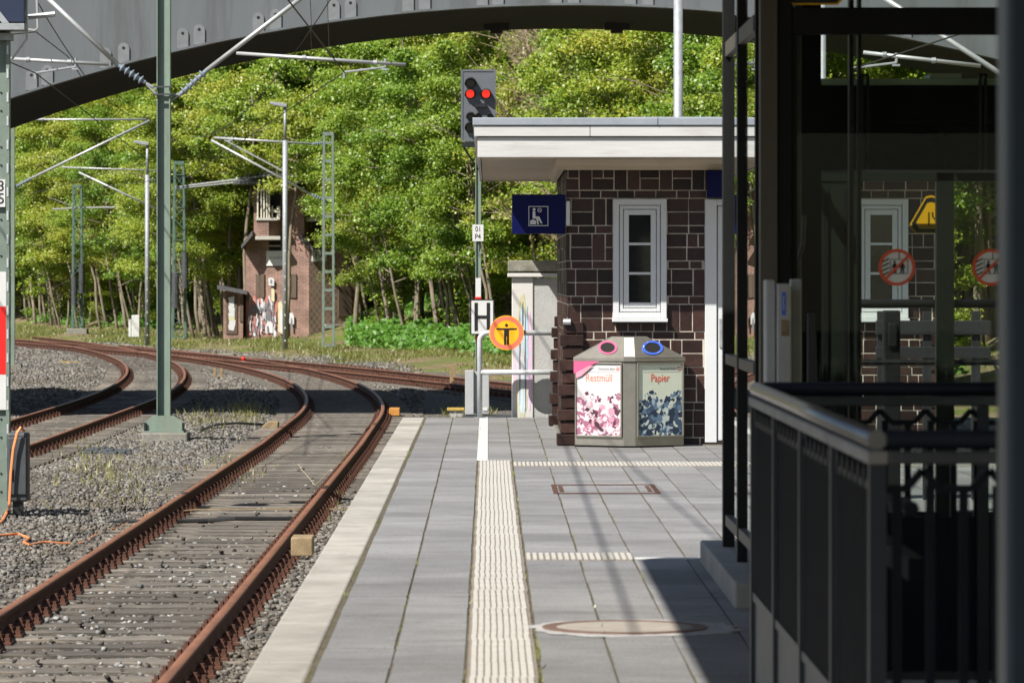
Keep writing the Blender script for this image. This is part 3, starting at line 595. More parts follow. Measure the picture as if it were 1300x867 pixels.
# ------------------------------------------------------------ kiosk of clinker brick with a flat roof
kx0, kx1, ky0, ky1, ksz = .73, 4.33, 41.0, 46.8, 2.72
ki = thing('waiting_kiosk', 'small dark clinker brick platform building under a flat white edged roof', 'building', (2.5, 43.5, 0))
b = MB(); b.box(kx0 + .02, kx1 - .02, ky0 + .02, ky1, 0, ksz - .003); b.build('mortar_wall', 'mortar', ki)
b = MB(); G = .0048
def brick_face(uv, wd, H, holes, seed):
    """fills a wall wd x H with the mixed clinker bond; uv maps (u, z, depth) to a point"""
    r = random.Random(seed)
    def brk(u0, u1, z0, z1):
        u0 = max(u0, 0); u1 = min(u1, wd)
        if u1 - u0 < .025: return
        for (h0, h1, v0, v1) in holes:
            if u1 > h0 + .01 and u0 < h1 - .01:
                for vv in (v0, v1):
                    if z0 + .012 < vv < z1 - .012: brk(u0, u1, z0, vv); brk(u0, u1, vv, z1); return
        segs = [(u0, u1)]
        for (h0, h1, v0, v1) in holes:
            if z1 > v0 + .013 and z0 < v1 - .013:
                ns = []
                for a, c in segs:
                    if c <= h0 or a >= h1: ns.append((a, c))
                    else:
                        if a < h0 - .03: ns.append((a, h0))
                        if c > h1 + .03: ns.append((h1, c))
                segs = ns
        for a, c in segs:
            d = r.uniform(.003, .012); e = .004; a += r.uniform(-.002, .003); c += r.uniform(-.003, .002)
            P8 = [uv(a + G, z0 + G, 0), uv(c - G, z0 + G, 0), uv(c - G, z1 - G, 0), uv(a + G, z1 - G, 0), uv(a + G + e, z0 + G + e, d), uv(c - G - e, z0 + G + e, d), uv(c - G - e, z1 - G - e, d), uv(a + G + e, z1 - G - e, d)]
            b.add(P8, [(4, 5, 6, 7), (0, 1, 5, 4), (1, 2, 6, 5), (2, 3, 7, 6), (3, 0, 4, 7)])
    z = 0; row = 0
    while z < H - .01:
        z1 = min(z + .076, H); u = -r.uniform(0, .2)
        while u < wd: w = r.choice([.20, .20, .16, .12]); brk(u, u + w, z, z1); u += w
        z = z1
        if z >= H - .01: break
        z1 = min(z + .258, H); u = -r.uniform(0, .2); last = ''
        while u < wd:
            k = r.choice(['V', 'HH', 'HH', 'VV', 'HV']) if last != 'V' else r.choice(['HH', 'HH', 'HV']); last = k
            zm = (z + z1) / 2
            if k == 'V': brk(u, u + .122, z, z1); u += .122
            elif k == 'VV': brk(u, u + .122, z, z1); brk(u + .122, u + .244, z, z1); u += .244
            elif k == 'HH': w = r.choice([.185, .205]); brk(u, u + w, z, zm); brk(u, u + w, zm, z1); u += w
            else: w = .21; brk(u, u + w, z, zm); brk(u, u + w * .5, zm, z1); brk(u + w * .5, u + w, zm, z1); u += w
        z = z1
WIN = [(1.18, 1.685, 1.205, 2.33), (3.465, 3.97, 1.205, 2.33), (2.05, 3.10, .0, 2.33)]
brick_face(lambda u, z, d: (kx0 + u, ky0 + .02 - d, z), kx1 - kx0, ksz - .08, [(a - kx0, c - kx0, e, f) for a, c, e, f in WIN], 3)
brick_face(lambda u, z, d: (kx0 + .02 - d, ky0 + u, z), ky1 - ky0, ksz - .08, [], 5)
brick_face(lambda u, z, d: (kx1 - .02 + d, ky0 + u, z), ky1 - ky0, ksz - .08, [], 6)
b.build('clinker_facing', 'clinker', ki)
for (cx, cy, sgn) in ((kx0, ky0, 1), (kx0, ky1 - .35, 1), (kx1, ky0, -1)):      # corner piers that flare out towards the ground
    b = MB(); r = random.Random(int(cy * 10)); z = 0
    for i in range(10):
        hgt = .115 if i % 2 == 0 else .12; out = max(.055 - i * .004, .012) + (.028 if i % 2 == 0 else 0)
        for q in range(2):
            ya = cy - out + q * .17; yb = ya + .16
            xa, xb = (cx - out, cx + .17) if sgn > 0 else (cx - .17, cx + out)
            b.box(xa, xb, ya, min(yb, cy + .33), z + .006, z + hgt - .006)
        z += hgt
    b.build('corner_pier', 'clinker', ki, bevel=.006)
b = MB(); b.box(kx0 - .035, kx1 + .035, ky0 - .03, ky1 + .03, -.004, .012); b.build('mortar_foot', 'dkconc', ki)
b = MB(); b.tube([(kx0 - .02, ky0 - .04, 1.17), (kx0 + .05, ky0 - .05, 1.17)], .03, 8); b.build('wall_knob', 'galv', ki)
def window(x0, x1, z0, z1):
    b = MB(); y = ky0 - .02; w = x1 - x0; f1, f2 = .055, .115
    for ins, yy, wd in ((0, y - .025, f1), (f1 + .006, y - .012, .032), (f1 + .044, y - .004, .05)):
        a, c, e, f = x0 + ins, x1 - ins, z0 + ins, z1 - ins
        b.box(a, a + wd, yy, ky0 + .06, e, f); b.box(c - wd, c, yy, ky0 + .06, e, f); b.box(a + wd, c - wd, yy, ky0 + .06, e, e + wd); b.box(a + wd, c - wd, yy, ky0 + .06, f - wd, f)
    fr = b.build('window', 'upvc', ki, bevel=.003)
    ga, gc, ge, gf = x0 + .145, x1 - .145, z0 + .145, z1 - .145
    b = MB()
    for t in (1 / 3, 2 / 3): zz = ge + (gf - ge) * t; b.box(ga, gc, y - .002, y + .03, zz - .012, zz + .012)
    b.build('muntin', 'upvc', fr, bevel=.003)
    b = MB(); b.box(ga - .005, gc + .005, y + .016, y + .024, ge - .005, gf + .005); b.build('pane', 'darkglass', fr)
    b = MB(); b.box(x0 - .01, x1 + .01, y - .07, ky0 + .02, z0 - .035, z0 - .002); b.build('sill', 'upvc', fr, bevel=.004)
    b = MB(); b.box(x0 + .005, x1 - .005, y - .055, ky0 + .02, z0 - .05, z0 - .036); b.build('sill_underside', 'black', fr)
window(*WIN[0]); window(*WIN[1])
b = MB(); y = ky0 - .03; b.box(2.05, 2.16, y, ky0 + .05, .03, 2.33); b.box(2.99, 3.10, y, ky0 + .05, .03, 2.33); b.box(2.16, 2.99, y, ky0 + .05, 2.27, 2.33); dr = b.build('door', 'upvc', ki, bevel=.006)
b = MB(); b.box(2.17, 2.98, y + .02, ky0 + .04, .05, 2.262); b.build('door_leaf', 'upvc', dr, bevel=.004)
b = MB(); b.box(2.185, 2.24, y + .006, y + .021, .93, 1.20); b.tube([(2.215, y + .01, 1.1), (2.215, y - .045, 1.1), (2.32, y - .045, 1.1)], .011, 8); b.build('handle', 'galv', dr)
b = MB(); b.box(2.05, 3.1, ky0 - .02, ky0 + .05, .0, .03); b.build('threshold', 'clinker', dr)
b = MB(); b.box(2.065, 3.085, ky0 - .10, ky0 - .0, 2.345, 2.60); b.build('blue_panel', 'blue', ki, bevel=.006)
# roof
rx0, rx1, ry0, ry1 = -.10, 5.16, 40.05, 50.2
b = MB(); b.box(rx0 + .03, rx1 - .03, ry0 + .03, ry1 - .03, ksz + .012, 3.03); b.build('roof_core', 'dkconc', ki)
b = MB(); n = int((ry1 - ry0) / .11)
# soffit boards run from the wall outwards
for i in range(n): b.box(rx0 + .035, kx0 - .05, ry0 + .04 + i * .11 + .003, ry0 + .04 + (i + 1) * .11 - .003, ksz - .01, ksz + .01)
for i in range(42):
    x = kx0 - .05 + i * .11
    if x + .11 < rx1 - .03: b.box(x + .003, x + .107, ry0 + .04, ky0 - .02, ksz - .01, ksz + .01)
b.box(kx1 + .1, rx1 - .035, ky0, ry1 - .05, ksz - .008, ksz + .01); b.box(kx0 - .05, kx1 + .1, ky1 + .03, ry1 - .05, ksz - .008, ksz + .01)
b.build('soffit_boards', 'soffitwood', ki)
b = MB()
def band(z0, z1, o, splits=(), yo=0):
    b.box(rx0 - o, rx1 + o, ry0 - o, ry0 - o + .028, z0, z1); b.box(rx0 - o, rx0 - o + .028, ry0 - o + .028, ry1 + o, z0, z1); b.box(rx1 + o - .028, rx1 + o, ry0 - o + .028, ry1 + o, z0, z1); b.box(rx0 - o, rx1 + o, ry1 + o, ry1 + o + .028, z0, z1)
band(ksz - .02, 2.885, .0); b.build('fascia_lower_board', 'whitewood', ki, bevel=.004)
b = MB(); band(2.893, 2.99, .03); b.build('fascia_upper_board', 'whitewood', ki, bevel=.004)
b = MB(); band(2.995, 3.065, .045); b.box(rx0, rx1, ry0, ry1, 3.031, 3.058); b.build('roof_edge', 'zinc', ki, bevel=.006)
b = MB(); b.box(1.3, rx1 + .0, ry0 + .3, ry0 + .33, 3.06, 3.085); b.build('roof_strip', 'zinc', ki)
b = MB()
b.prism([(ky0 - .012, ksz - .012), (ky0 - .10, ksz - .012), (ky0 - .085, ksz - .05), (ky0 - .05, ksz - .075), (ky0 - .045, ksz - .115), (ky0 - .012, ksz - .115)], 'x', kx0 - .09, kx1 + .09)
b.prism([(kx0 - .012, ksz - .012), (kx0 - .10, ksz - .012), (kx0 - .085, ksz - .05), (kx0 - .05, ksz - .075), (kx0 - .045, ksz - .115), (kx0 - .012, ksz - .115)], 'y', ky0 - .05, ky1 + .09)
b.build('cornice', 'soffitwood', ki)

b = MB(); b.box(PX(749, 40) - .002, PX(749, 40) + .002, ry0 - .033, ry0 - .0295, 2.894, 2.989); b.build('board_seam', 'black', ki)
b = MB(); b.box(PX(835, 40) - .002, PX(835, 40) + .002, ry0 - .049, ry0 - .0455, 2.996, 3.064); b.build('edge_seam', 'black', ki)
# waiting room sign
sg = thing('waiting_room_sign', 'dark blue sign with white seated traveller pictogram beside the kiosk corner', 'sign', (.47, 40.9, 2.19))
x0, x1, z0, z1, ys = PX(650, 40.9), PX(718, 40.9), PZ(297, 40.9), PZ(247, 40.9), 40.9
b = MB(); b.box(x0, x1, ys, ys + .10, z0, z1); b.build('sign_box', 'blue', sg, bevel=.004)
b = MB(); b.box(x1 + .002, x1 + .045, ys + .0, ys + .11, PZ(287, 40.9), PZ(255, 40.9)); b.build('bracket', 'upvc', sg, bevel=.015)
b = MB(); u = lambda px: PX(px, 40.9); w_ = lambda py: PZ(py, 40.9); yf = ys - .003
a, c, e, f = u(671), u(696), w_(287), w_(262); t = .006
b.box(a, c, yf, yf + .003, e, e + t); b.box(a, c, yf, yf + .003, f - t, f); b.box(a, a + t, yf, yf + .003, e + t, f - t); b.box(c - t, c, yf, yf + .003, e + t, f - t)
b.disc((u(678), yf, w_(266.2)), .014, .003, 16); b.disc((u(685), yf, w_(267)), .02, .003, 20, r2=.015); b.bar((u(685), yf + .0015, w_(267)), (u(686.3), yf + .0015, w_(268.6)), .003, .004); b.bar((u(685), yf + .0015, w_(267)), (u(683.4), yf + .0015, w_(265.4)), .003, .004)
b.prism([(u(676.2), w_(268.5)), (u(679.6), w_(268.5)), (u(679.8), w_(275)), (u(684.5), w_(275)), (u(688.6), w_(283.5)), (u(686.6), w_(284)), (u(683.2), w_(278)), (u(684), w_(285)), (u(681.8), w_(285)), (u(681), w_(278)), (u(676.2), w_(277.5))], 'y', yf, yf + .003)
b.box(u(673), u(680.5), yf, yf + .003, w_(285), w_(280)); b.box(u(675), u(678.5), yf, yf + .003, w_(280), w_(279))
b.build('pictogram', 'white', sg)

# ------------------------------------------------------------ twin recycling bin
bn = thing('recycling_bin', 'steel twin waste bin with pink and blue rings and posters before the kiosk', 'waste bin', (1.33, 40.7, 0))
Lp, Cl, Cr, Rp = (.815, 40.80), (1.265, 40.53), (1.375, 40.53), (1.84, 40.80); bk = 40.94
foot = [Lp, Cl, Cr, Rp, (1.84, bk), (.815, bk)]
b = MB(); b.prism(foot, 'z', .012, .80); b.build('bin_body', 'steel', bn, bevel=.006)
b = MB(); o = .015; eave = [(Lp[0] - o, Lp[1] - o), (Cl[0], Cl[1] - o), (Cr[0], Cr[1] - o), (Rp[0] + o, Rp[1] - o), (1.84 + o, bk), (.815 - o, bk)]
b.prism(eave, 'z', .803, .835)
b.build('lid_rim', 'steel', bn, bevel=.003)
kl, kr = .22, .25; Ct, Et = (1.27, 40.71), (1.37, 40.71)
top = [(Ct[0] + kl * (eave[0][0] - eave[1][0]), Ct[1] + kl * (eave[0][1] - eave[1][1])), Ct, Et, (Et[0] + kr * (eave[3][0] - eave[2][0]), Et[1] + kr * (eave[3][1] - eave[2][1])), (1.48, bk), (1.16, bk)]
b = MB(); v = [(x, y, .838) for x, y in eave] + [(x, y, 1.035) for x, y in top]
b.add(v, [(0, 1, 7, 6), (1, 2, 8, 7), (2, 3, 9, 8), (3, 4, 10, 9), (4, 5, 11, 10), (5, 0, 6, 11), (6, 7, 8, 9, 10, 11), (5, 4, 3, 2, 1, 0)]); b.build('lid', 'steel', bn, bevel=.004)
def on_quad(p0, p1, p2, p3):
    p0, p1, p2, p3 = map(Vector, (p0, p1, p2, p3)); n = (p1 - p0).cross(p3 - p0).normalized()
    if n.y > 0: n = -n
    return (lambda s, t, d: (p0 * (1 - s) + p1 * s) * (1 - t) + (p3 * (1 - s) + p2 * s) * t + n * d)
for (A, B, C, D, cs, ct, rs, ru, ringm, nm) in ((v[0], v[1], v[7], v[6], .31, .46, .19, .31, 'pk1', 'pink'), (v[2], v[3], v[9], v[8], .35, .45, .21, .32, 'binblue', 'blue')):
    if nm == 'blue': A, B, C, D = B, A, D, C
    A, B, C = Vector(A), Vector(B), Vector(C); nq = (A - B).cross(C - B).normalized(); nq = -nq if nq.y > 0 else nq; k = 32
    q = lambda s_, t_, d_: B + (A - B) * s_ + (C - B) * t_ + nq * d_
    def ring(r, d): return [q(cs + rs * r * math.cos(2 * math.pi * i / k), ct + ru * r * math.sin(2 * math.pi * i / k), d) for i in range(k)]
    b = MB(); o1, o2, o3 = ring(1, .001), ring(1, .008), ring(.76, .008); o4 = ring(.76, .001)
    b.add(o1 + o2 + o3 + o4, [(i, (i + 1) % k, k + (i + 1) % k, k + i) for i in range(k)] + [(k + i, k + (i + 1) % k, 2 * k + (i + 1) % k, 2 * k + i) for i in range(k)] + [(2 * k + i, 2 * k + (i + 1) % k, 3 * k + (i + 1) % k, 3 * k + i) for i in range(k)])
    rg = b.build('ring', ringm, bn); tag(rg, nm + ' ring round the opening')
    b = MB(); b.add(ring(.755, .0025), [tuple(range(k))]); b.build('hole', 'darkgap', rg)
    if nm == 'blue':
        b = MB()
        for a0 in (.6, 1.9, 2.8, 4.0, 5.2):
            pr = [q(cs + rs * .88 * math.cos(a0 + j * .06), ct + ru * .88 * math.sin(a0 + j * .06), .0095) for j in range(6)]
            for j in range(5): b.bar(pr[j], pr[j + 1], .008, .002)
        b.build('ring_marks', 'white', rg)
b = MB(); q = on_quad(v[1], v[2], v[8], v[7]); b.add([q(.05, .06, .002), q(.95, .06, .002), q(.95, .94, .002), q(.05, .94, .002)], [(0, 1, 2, 3)]); b.build('sticker', 'sticker', bn)
def poster(A, B, z0, z1, bg, cols, word, red, seed, corner):
    A, B = Vector((*A, 0)), Vector((*B, 0)); dv = (B - A).normalized(); W = (B - A).length; n = Vector((dv.y, -dv.x, 0)); rz = math.atan2(dv.y, dv.x)
    at = lambda u, z, d: A + dv * u + n * d + Vector((0, 0, z))
    def sheet(b, u0, u1, a, c, d0, d1, mi=0):
        vs = [at(u0, a, d0), at(u1, a, d0), at(u1, c, d0), at(u0, c, d0), at(u0, a, d1), at(u1, a, d1), at(u1, c, d1), at(u0, c, d1)]
        b.add(vs, [(0, 3, 2, 1), (4, 5, 6, 7), (0, 1, 5, 4), (1, 2, 6, 5), (2, 3, 7, 6), (3, 0, 4, 7)], mi)
    b = MB(); fw = .014; u0, u1 = .012, W - .01
    for s_ in ((u0, u0 + fw, z0, z1), (u1 - fw, u1, z0, z1), (u0 + fw, u1 - fw, z0, z0 + fw), (u0 + fw, u1 - fw, z1 - fw, z1)): sheet(b, *s_, .001, .022)
    fr = b.build('poster_frame', 'steel', bn, bevel=.004)
    a0, a1, b0, b1 = u0 + fw + .001, u1 - fw - .001, z0 + fw + .001, z1 - fw - .001
    b = MB(); sheet(b, a0, a1, b0, b1, .001, .006); ps = b.build('poster', bg, fr)
    r = random.Random(seed); b = MB(); Hh = b1 - b0; Wd = a1 - a0
    for i in range(230):
        uc = r.uniform(a0, a1); t = r.random() ** 1.1; ztop = .56 + .07 * math.sin(uc * 21 + seed); zc = b0 + Hh * t * ztop
        sz = r.uniform(.012, .05) * (1 if t < .8 else .7) * (1.5 if i < 60 else 1); k = r.choice([4, 4, 5, 6]); an = r.uniform(0, 6.28); sq = r.uniform(.35, 1)
        pts = []
        for j in range(k):
            th = an + 2 * math.pi * j / k + r.uniform(-.25, .25); x, y = sz * math.cos(th), sz * sq * math.sin(th)
            pts.append(at(min(max(uc + x * math.cos(an) - y * math.sin(an), a0), a1), min(max(zc + x * math.sin(an) + y * math.cos(an), b0), b1), (.0063 + i * .000006)))
        b.add(pts, [tuple(range(k))], r.randrange(len(cols)) if i > 60 else r.choice([len(cols) - 2, len(cols) - 1, 0]))
    b.build('poster_picture', cols, ps)
    c = at((a0 + a1) / 2, b0 + Hh * .80, .0074); text(word, .104, c, red, 'poster_word', ps, rz=rz, sx=.8, extr=.0006)
    c = at(a0 + Wd * .68, b0 + Hh * .93, .0074); text('Deutsche Bahn', .030, c, 'grafk', 'poster_name', ps, rz=rz, extr=.0006)
    b = MB(); sheet(b, a0 + Wd * .895, a0 + Wd * .965, b0 + Hh * .91, b0 + Hh * .955, .0065, .0072); b.build('poster_logo', 'dbred', ps)
    text('DB', .026, at(a0 + Wd * .93, b0 + Hh * .9325, .0085), 'white', 'poster_logo_letters', ps, rz=rz)
    b = MB(); sheet(b, a0 + Wd * .12, a0 + Wd * .965, b0 + Hh * .885, b0 + Hh * .888, .0065, .007); b.build('poster_rule', 'grafk', ps)
    if corner:
        b = MB(); b.add([at(u0 - .012, z1 + .01, .0235), at(u0 + .27, z1 + .01, .0235), at(u0 + .13, z1 - .045, .0235), at(u0 - .012, z1 - .11, .0235)], [(0, 1, 2, 3)], 0); b.add([at(a0, z1 - .05, .0232), at(u0 + .20, z1 - .03, .0232), at(u0 + .07, z1 - .13, .0232), at(a0, z1 - .15, .0232)], [(0, 1, 2, 3)], 1)
        b.build('torn_pink_corner', ['pk1', 'pk2'], ps)
poster(Lp, Cl, .095, .795, 'poster_w', ['pk3', 'pk5', 'pk2', 'pk5', 'pk4', 'pk5', 'pk3'], 'Restmüll', 'ringred', 11, True)
poster(Cr, Rp, .095, .795, 'poster_g', ['bl2', 'bl3', 'bl4', 'bl5', 'bl1', 'bl1', 'bl5'], 'Papier', 'dbred', 23, False)

# ------------------------------------------------------------ platform end: railing, warning sign, concrete pillar
rl = thing('end_railing', 'galvanised pipe railing closing off the platform end', 'railing', (.2, 48.85, 0))
yr = 48.85; xp = PX(609, yr); zt, zm = PZ(422.5, yr), PZ(472.5, yr); rr = .031
b = MB(); pts = [(xp, yr, -.02), (xp, yr, zt - .09)] + [(xp + .09 - .09 * math.cos(a), yr, zt - .09 + .09 * math.sin(a)) for a in [i * math.pi / 12 for i in range(1, 7)]] + [(kx0 + .3, yr, zt)]
b.tube(pts, rr, 12); b.build('top_rail', 'railgalv', rl, smooth=True)
b = MB(); b.tube([(xp, yr, zm), (kx0 + .3, yr, zm)], rr * .95, 12); b.build('middle_rail', 'railgalv', rl, smooth=True)
b = MB(); b.box(xp - .07, xp + .07, yr - .07, yr + .07, .002, .012); b.build('foot_plate', 'galv', rl)
ws = thing('no_entry_sign', 'round yellow sign with red rim and black standing figure on the railing', 'sign', (PX(643, 48.78), 48.78, zt))
c = Vector((PX(643, 48.78), 48.775, PZ(422.5, 48.78))); rs = .195
b = MB(); b.disc(c, rs, .012, 40); b.build('sign_plate', 'amber', ws)
b = MB(); b.disc(c + Vector((0, -.002, 0)), rs * .955, .003, 40, r2=rs * .72); b.build('sign_ring', 'ringred', ws)
b = MB(); y = c.y - .003
b.disc((c.x, y, c.z + .085), .018, .003, 16)
b.prism([(c.x - .115, c.z + .052), (c.x + .115, c.z + .052), (c.x + .115, c.z + .036), (c.x + .028, c.z + .032), (c.x + .028, c.z - .135), (c.x + .004, c.z - .135), (c.x + .004, c.z - .04), (c.x - .004, c.z - .04), (c.x - .004, c.z - .135), (c.x - .028, c.z - .135), (c.x - .028, c.z + .032), (c.x - .115, c.z + .036)], 'y', y, y + .003)
b.build('pictogram', 'blk', ws)
b = MB(); b.box(c.x - .03, c.x + .03, c.y + .012, c.y + .045, c.z - .05, c.z + .05); b.build('clamp', 'galv', ws)
pl = thing('concrete_pillar', 'pale rendered wall pillar with coping and faded spray paint behind the railing', 'pillar', (.6, 49.5, 0))
yp = 49.25; xa, xb, xc = PX(650, yp), PX(677, yp), .98; zt2 = PZ(352, yp)
b = MB(); b.box(xa, xb, yp, yp + .5, -1.1, zt2); b.build('smooth_pier', 'smooth', pl, bevel=.01)
b = MB(); b.box(xb - .002, xc, yp + .02, yp + .48, -1.1, zt2 - .01); b.build('rough_wall', 'render', pl)
b = MB(); b.box(xa - .05, xc + .02, yp - .05, yp + .55, zt2 + .002, zt2 + .045); b.build('lower_coping', 'smooth', pl, bevel=.006)
b = MB(); b.box(xa - .045, xc + .02, yp - .045, yp + .545, zt2 + .065, zt2 + .19); b.box(xa, xc, yp, yp + .5, zt2 + .046, zt2 + .064); b.build('coping_block', 'dkconc', pl, bevel=.01)
r = random.Random(4); b = MB(); y = yp - .003
def gp(px, py): return (PX(px, yp), PZ(py, yp))
def spike(cx, top, bot, w, mi, k):
    n = 9; L_ = []; R_ = []
    for i in range(n + 1):
        t = i / n; zz = top + (bot - top) * t; ww = w * math.sin(math.pi * min(max(t, .04), .97)) ** .7 * r.uniform(.65, 1.15); L_.append(gp(cx - ww, zz)); R_.append(gp(cx + ww, zz + r.uniform(-3, 3)))
    b.prism(L_ + R_[::-1], 'y', y - k * .0006, y + .002 - k * .0006, mi)
spike(663, 375, 532, 12, 2, 0); spike(672, 395, 520, 4, 1, 1); spike(654.5, 405, 500, 3, 1, 2); spike(663, 388, 524, 8.5, 0, 3); spike(660, 395, 515, 1.6, 3, 4); spike(667, 400, 522, 1.5, 3, 5); spike(663, 420, 525, 2.5, 4, 6); spike(658, 410, 480, 1.3, 4, 7); spike(669, 390, 470, 1.2, 0, 8); spike(663.5, 385, 425, 1, 3, 9)
b.build('spray_paint', ['grafb', 'grafp', 'grafy', 'grafk', 'grafw'], pl)

# ------------------------------------------------------------ main signal behind the platform end
YS = 77.5; gzs = float(gz(-.18, YS))
si = thing('light_signal', 'dark railway light signal with two red lamps on a pale green post', 'railway signal', (PX(607, YS), YS, gzs))
xs0 = PX(607, YS)
b = MB(); b.box(xs0 - .05, xs0 - .035, YS - .05, YS + .06, gzs, PZ(150, YS)); b.box(xs0 + .035, xs0 + .05, YS - .05, YS + .06, gzs, PZ(150, YS)); b.box(xs0 - .035, xs0 + .035, YS - .012, YS + .004, gzs, PZ(150, YS)); b.build('post', 'mast', si)
b = MB(); b.box(xs0 - .28, xs0 + .28, YS - .28, YS + .28, gzs - .2, gzs + .12); b.build('foundation', 'dkconc', si, bevel=.02)
b = MB(); b.prism([(xs0 - .14, gzs + .122), (xs0 - .03, gzs + .122), (xs0 - .03, gzs + .75), (xs0 - .07, gzs + .75)], 'y', YS - .10, YS - .08); b.build('gusset', 'mast', si)
hx0, hx1, hz0, hz1 = PX(585.5, YS), PX(629, YS), PZ(180, YS), PZ(89.5, YS); yh = YS - .16
b = MB(); b.box(hx0, hx1, yh, yh + .045, hz0, hz1); b.box(hx0 + .06, hx1 - .06, yh + .046, yh + .22, hz0 + .1, hz1 - .08)
e = .03
for q in ((hx0 - .004, hx0 + e, hz0, hz1), (hx1 - e, hx1 + .004, hz0, hz1), (hx0 + e, hx1 - e, hz1 - e, hz1 + .004), (hx0 + e, hx1 - e, hz0 - .004, hz0 + e)): b.box(q[0], q[1], yh - .012, yh - .001, q[2], q[3])
b.build('signal_plate', 'signal', si)
b = MB(); b.box(hx0 + .02, hx1 + .1, yh - .02, yh + .25, hz0 - .10, hz0 - .02); b.tube([(hx0 + .04, yh, hz0 - .1), (xs0, YS, hz0 - .5)], .02, 6); b.build('lower_bracket', 'black', si)
def visor(px, py, r, lit):
    cx, cz = PX(px, YS), PZ(py, YS); k = 12
    b = MB(); pr = []
    for i in range(k + 1):
        a = math.radians(-15 + 210 * i / k); pr.append((math.cos(a), math.sin(a)))
    vs = []
    for (rr_, d) in ((r, 0), (r * 1.02, .26), (r * .93, .26), (r * .93, 0)):
        for (c_, s_) in pr: vs.append((cx + rr_ * c_, yh - .001 - d * (.35 + .65 * max(s_, 0)), cz + rr_ * s_ - d * .12))
    m_ = k + 1; fs = []
    for q in range(3):
        for i in range(k): fs.append((q * m_ + i, q * m_ + i + 1, (q + 1) * m_ + i + 1, (q + 1) * m_ + i))
    b.add(vs, fs); vo = b.build('visor', 'black', si)
    b = MB(); b.disc((cx, yh - .022, cz), r * .72, .02, 24); b.build('lens', 'lamp_red' if lit else 'lamp_off', vo)
    b = MB(); b.disc((cx, yh - .015, cz), r * .95, .0135, 24, r2=r * .74); b.build('lens_ring', 'black', vo)
visor(597.5, 106, .105, False); visor(597, 120, .098, True); visor(617, 120, .098, True)
visor(597.5, 148, .08, False); visor(597.5, 162, .105, False); visor(607, 147, .05, False); visor(622, 147, .05, False)
b = MB(); b.box(PX(603, YS), PX(617, YS), yh - .10, yh - .001, PZ(137, YS), PZ(132, YS)); b.build('small_hood', 'black', si)
for (x0, x1, y0, y1, nm) in ((597.5, 627, 380, 425.5, 'stop'), ): pass
b = MB(); b.box(xs0 - .04, xs0 + .04, YS - .13, YS - .051, PZ(305, YS), PZ(286, YS)); b.build('tag_clamp', 'galv', si)
nb = thing('signal_number_plate', 'small white plate reading 01 P4 on the signal post', 'sign', (PX(606.5, YS), YS - .14, PZ(296, YS)))
b = MB(); b.box(PX(599.8, YS), PX(613.8, YS), YS - .145, YS - .133, PZ(306.5, YS), PZ(285.5, YS)); b.build('plate', 'white', nb)
text('01', .135, (PX(607, YS), YS - .148, PZ(291.3, YS)), 'blk', 'number', nb, sx=.8); text('P4', .135, (PX(606.5, YS), YS - .148, PZ(300.8, YS)), 'blk', 'number', nb, sx=.8)
hb = thing('stop_board', 'white board with a black letter H on the signal post', 'sign', (PX(612, YS), YS - .16, PZ(402, YS)))
hx0, hx1, hz0, hz1 = PX(597, YS), PX(627.5, YS), PZ(425, YS), PZ(380, YS); y = YS - .17
b = MB(); b.box(hx0, hx1, y, y + .02, hz0, hz1); b.build('border', 'blk', hb)
b = MB(); b.box(hx0 + .022, hx1 - .022, y - .004, y - .0005, hz0 + .022, hz1 - .022); b.build('board', 'white', hb)
b = MB(); hw, st = (hx1 - hx0), .062
b.box(hx0 + .075, hx0 + .075 + st, y - .008, y - .0045, hz0 + .07, hz1 - .06); b.box(hx1 - .075 - st, hx1 - .075, y - .008, y - .0045, hz0 + .07, hz1 - .06); b.box(hx0 + .075 + st, hx1 - .075 - st, y - .008, y - .0045, (hz0 + hz1) / 2 - .03, (hz0 + hz1) / 2 + .03); b.build('letter', 'blk', hb)
b = MB(); b.box(PX(603.8, YS), PX(610.5, YS), YS - .075, YS - .062, PZ(379, YS), PZ(353, YS)); tag(b.build('post_marker', 'white'), 'narrow white strip above the H board on the signal post', 'marker')
b = MB(); b.box(PX(603, YS), PX(611, YS), YS - .09, YS - .076, PZ(432, YS), PZ(426, YS)); b.box(PX(603, YS), PX(611, YS), YS - .09, YS - .076, PZ(379.5, YS), PZ(377, YS)); b.build('red_band', 'red', si)
cb = thing('signal_cabinet', 'grey steel equipment cabinet at the foot of the signal post', 'cabinet', (PX(605, 77), 76.9, -1.0))
b = MB(); b.box(PX(590.5, 76.9), PX(601.5, 76.9), 76.75, 77.1, PZ(526, 76.9), PZ(470, 76.9)); b.box(PX(612, 76.9), PX(621, 76.9), 76.75, 77.1, PZ(525, 76.9), PZ(474, 76.9)); b.box(PX(601.4, 76.9), PX(612.1, 76.9), 76.95, 77.08, PZ(525, 76.9), PZ(472, 76.9)); b.build('cabinet_body', 'greycab', cb, bevel=.01)
b = MB(); b.box(PX(588, 76.9), PX(650, 76.9), 76.7, 77.2, -1.1, PZ(527, 76.9)); b.build('plinth', 'dkcab', cb)
b = MB(); b.box(PX(613, 76.9), PX(619, 76.9), 76.735, 76.749, PZ(521, 76.9), PZ(517, 76.9)); b.build('label_plate', 'white', cb)

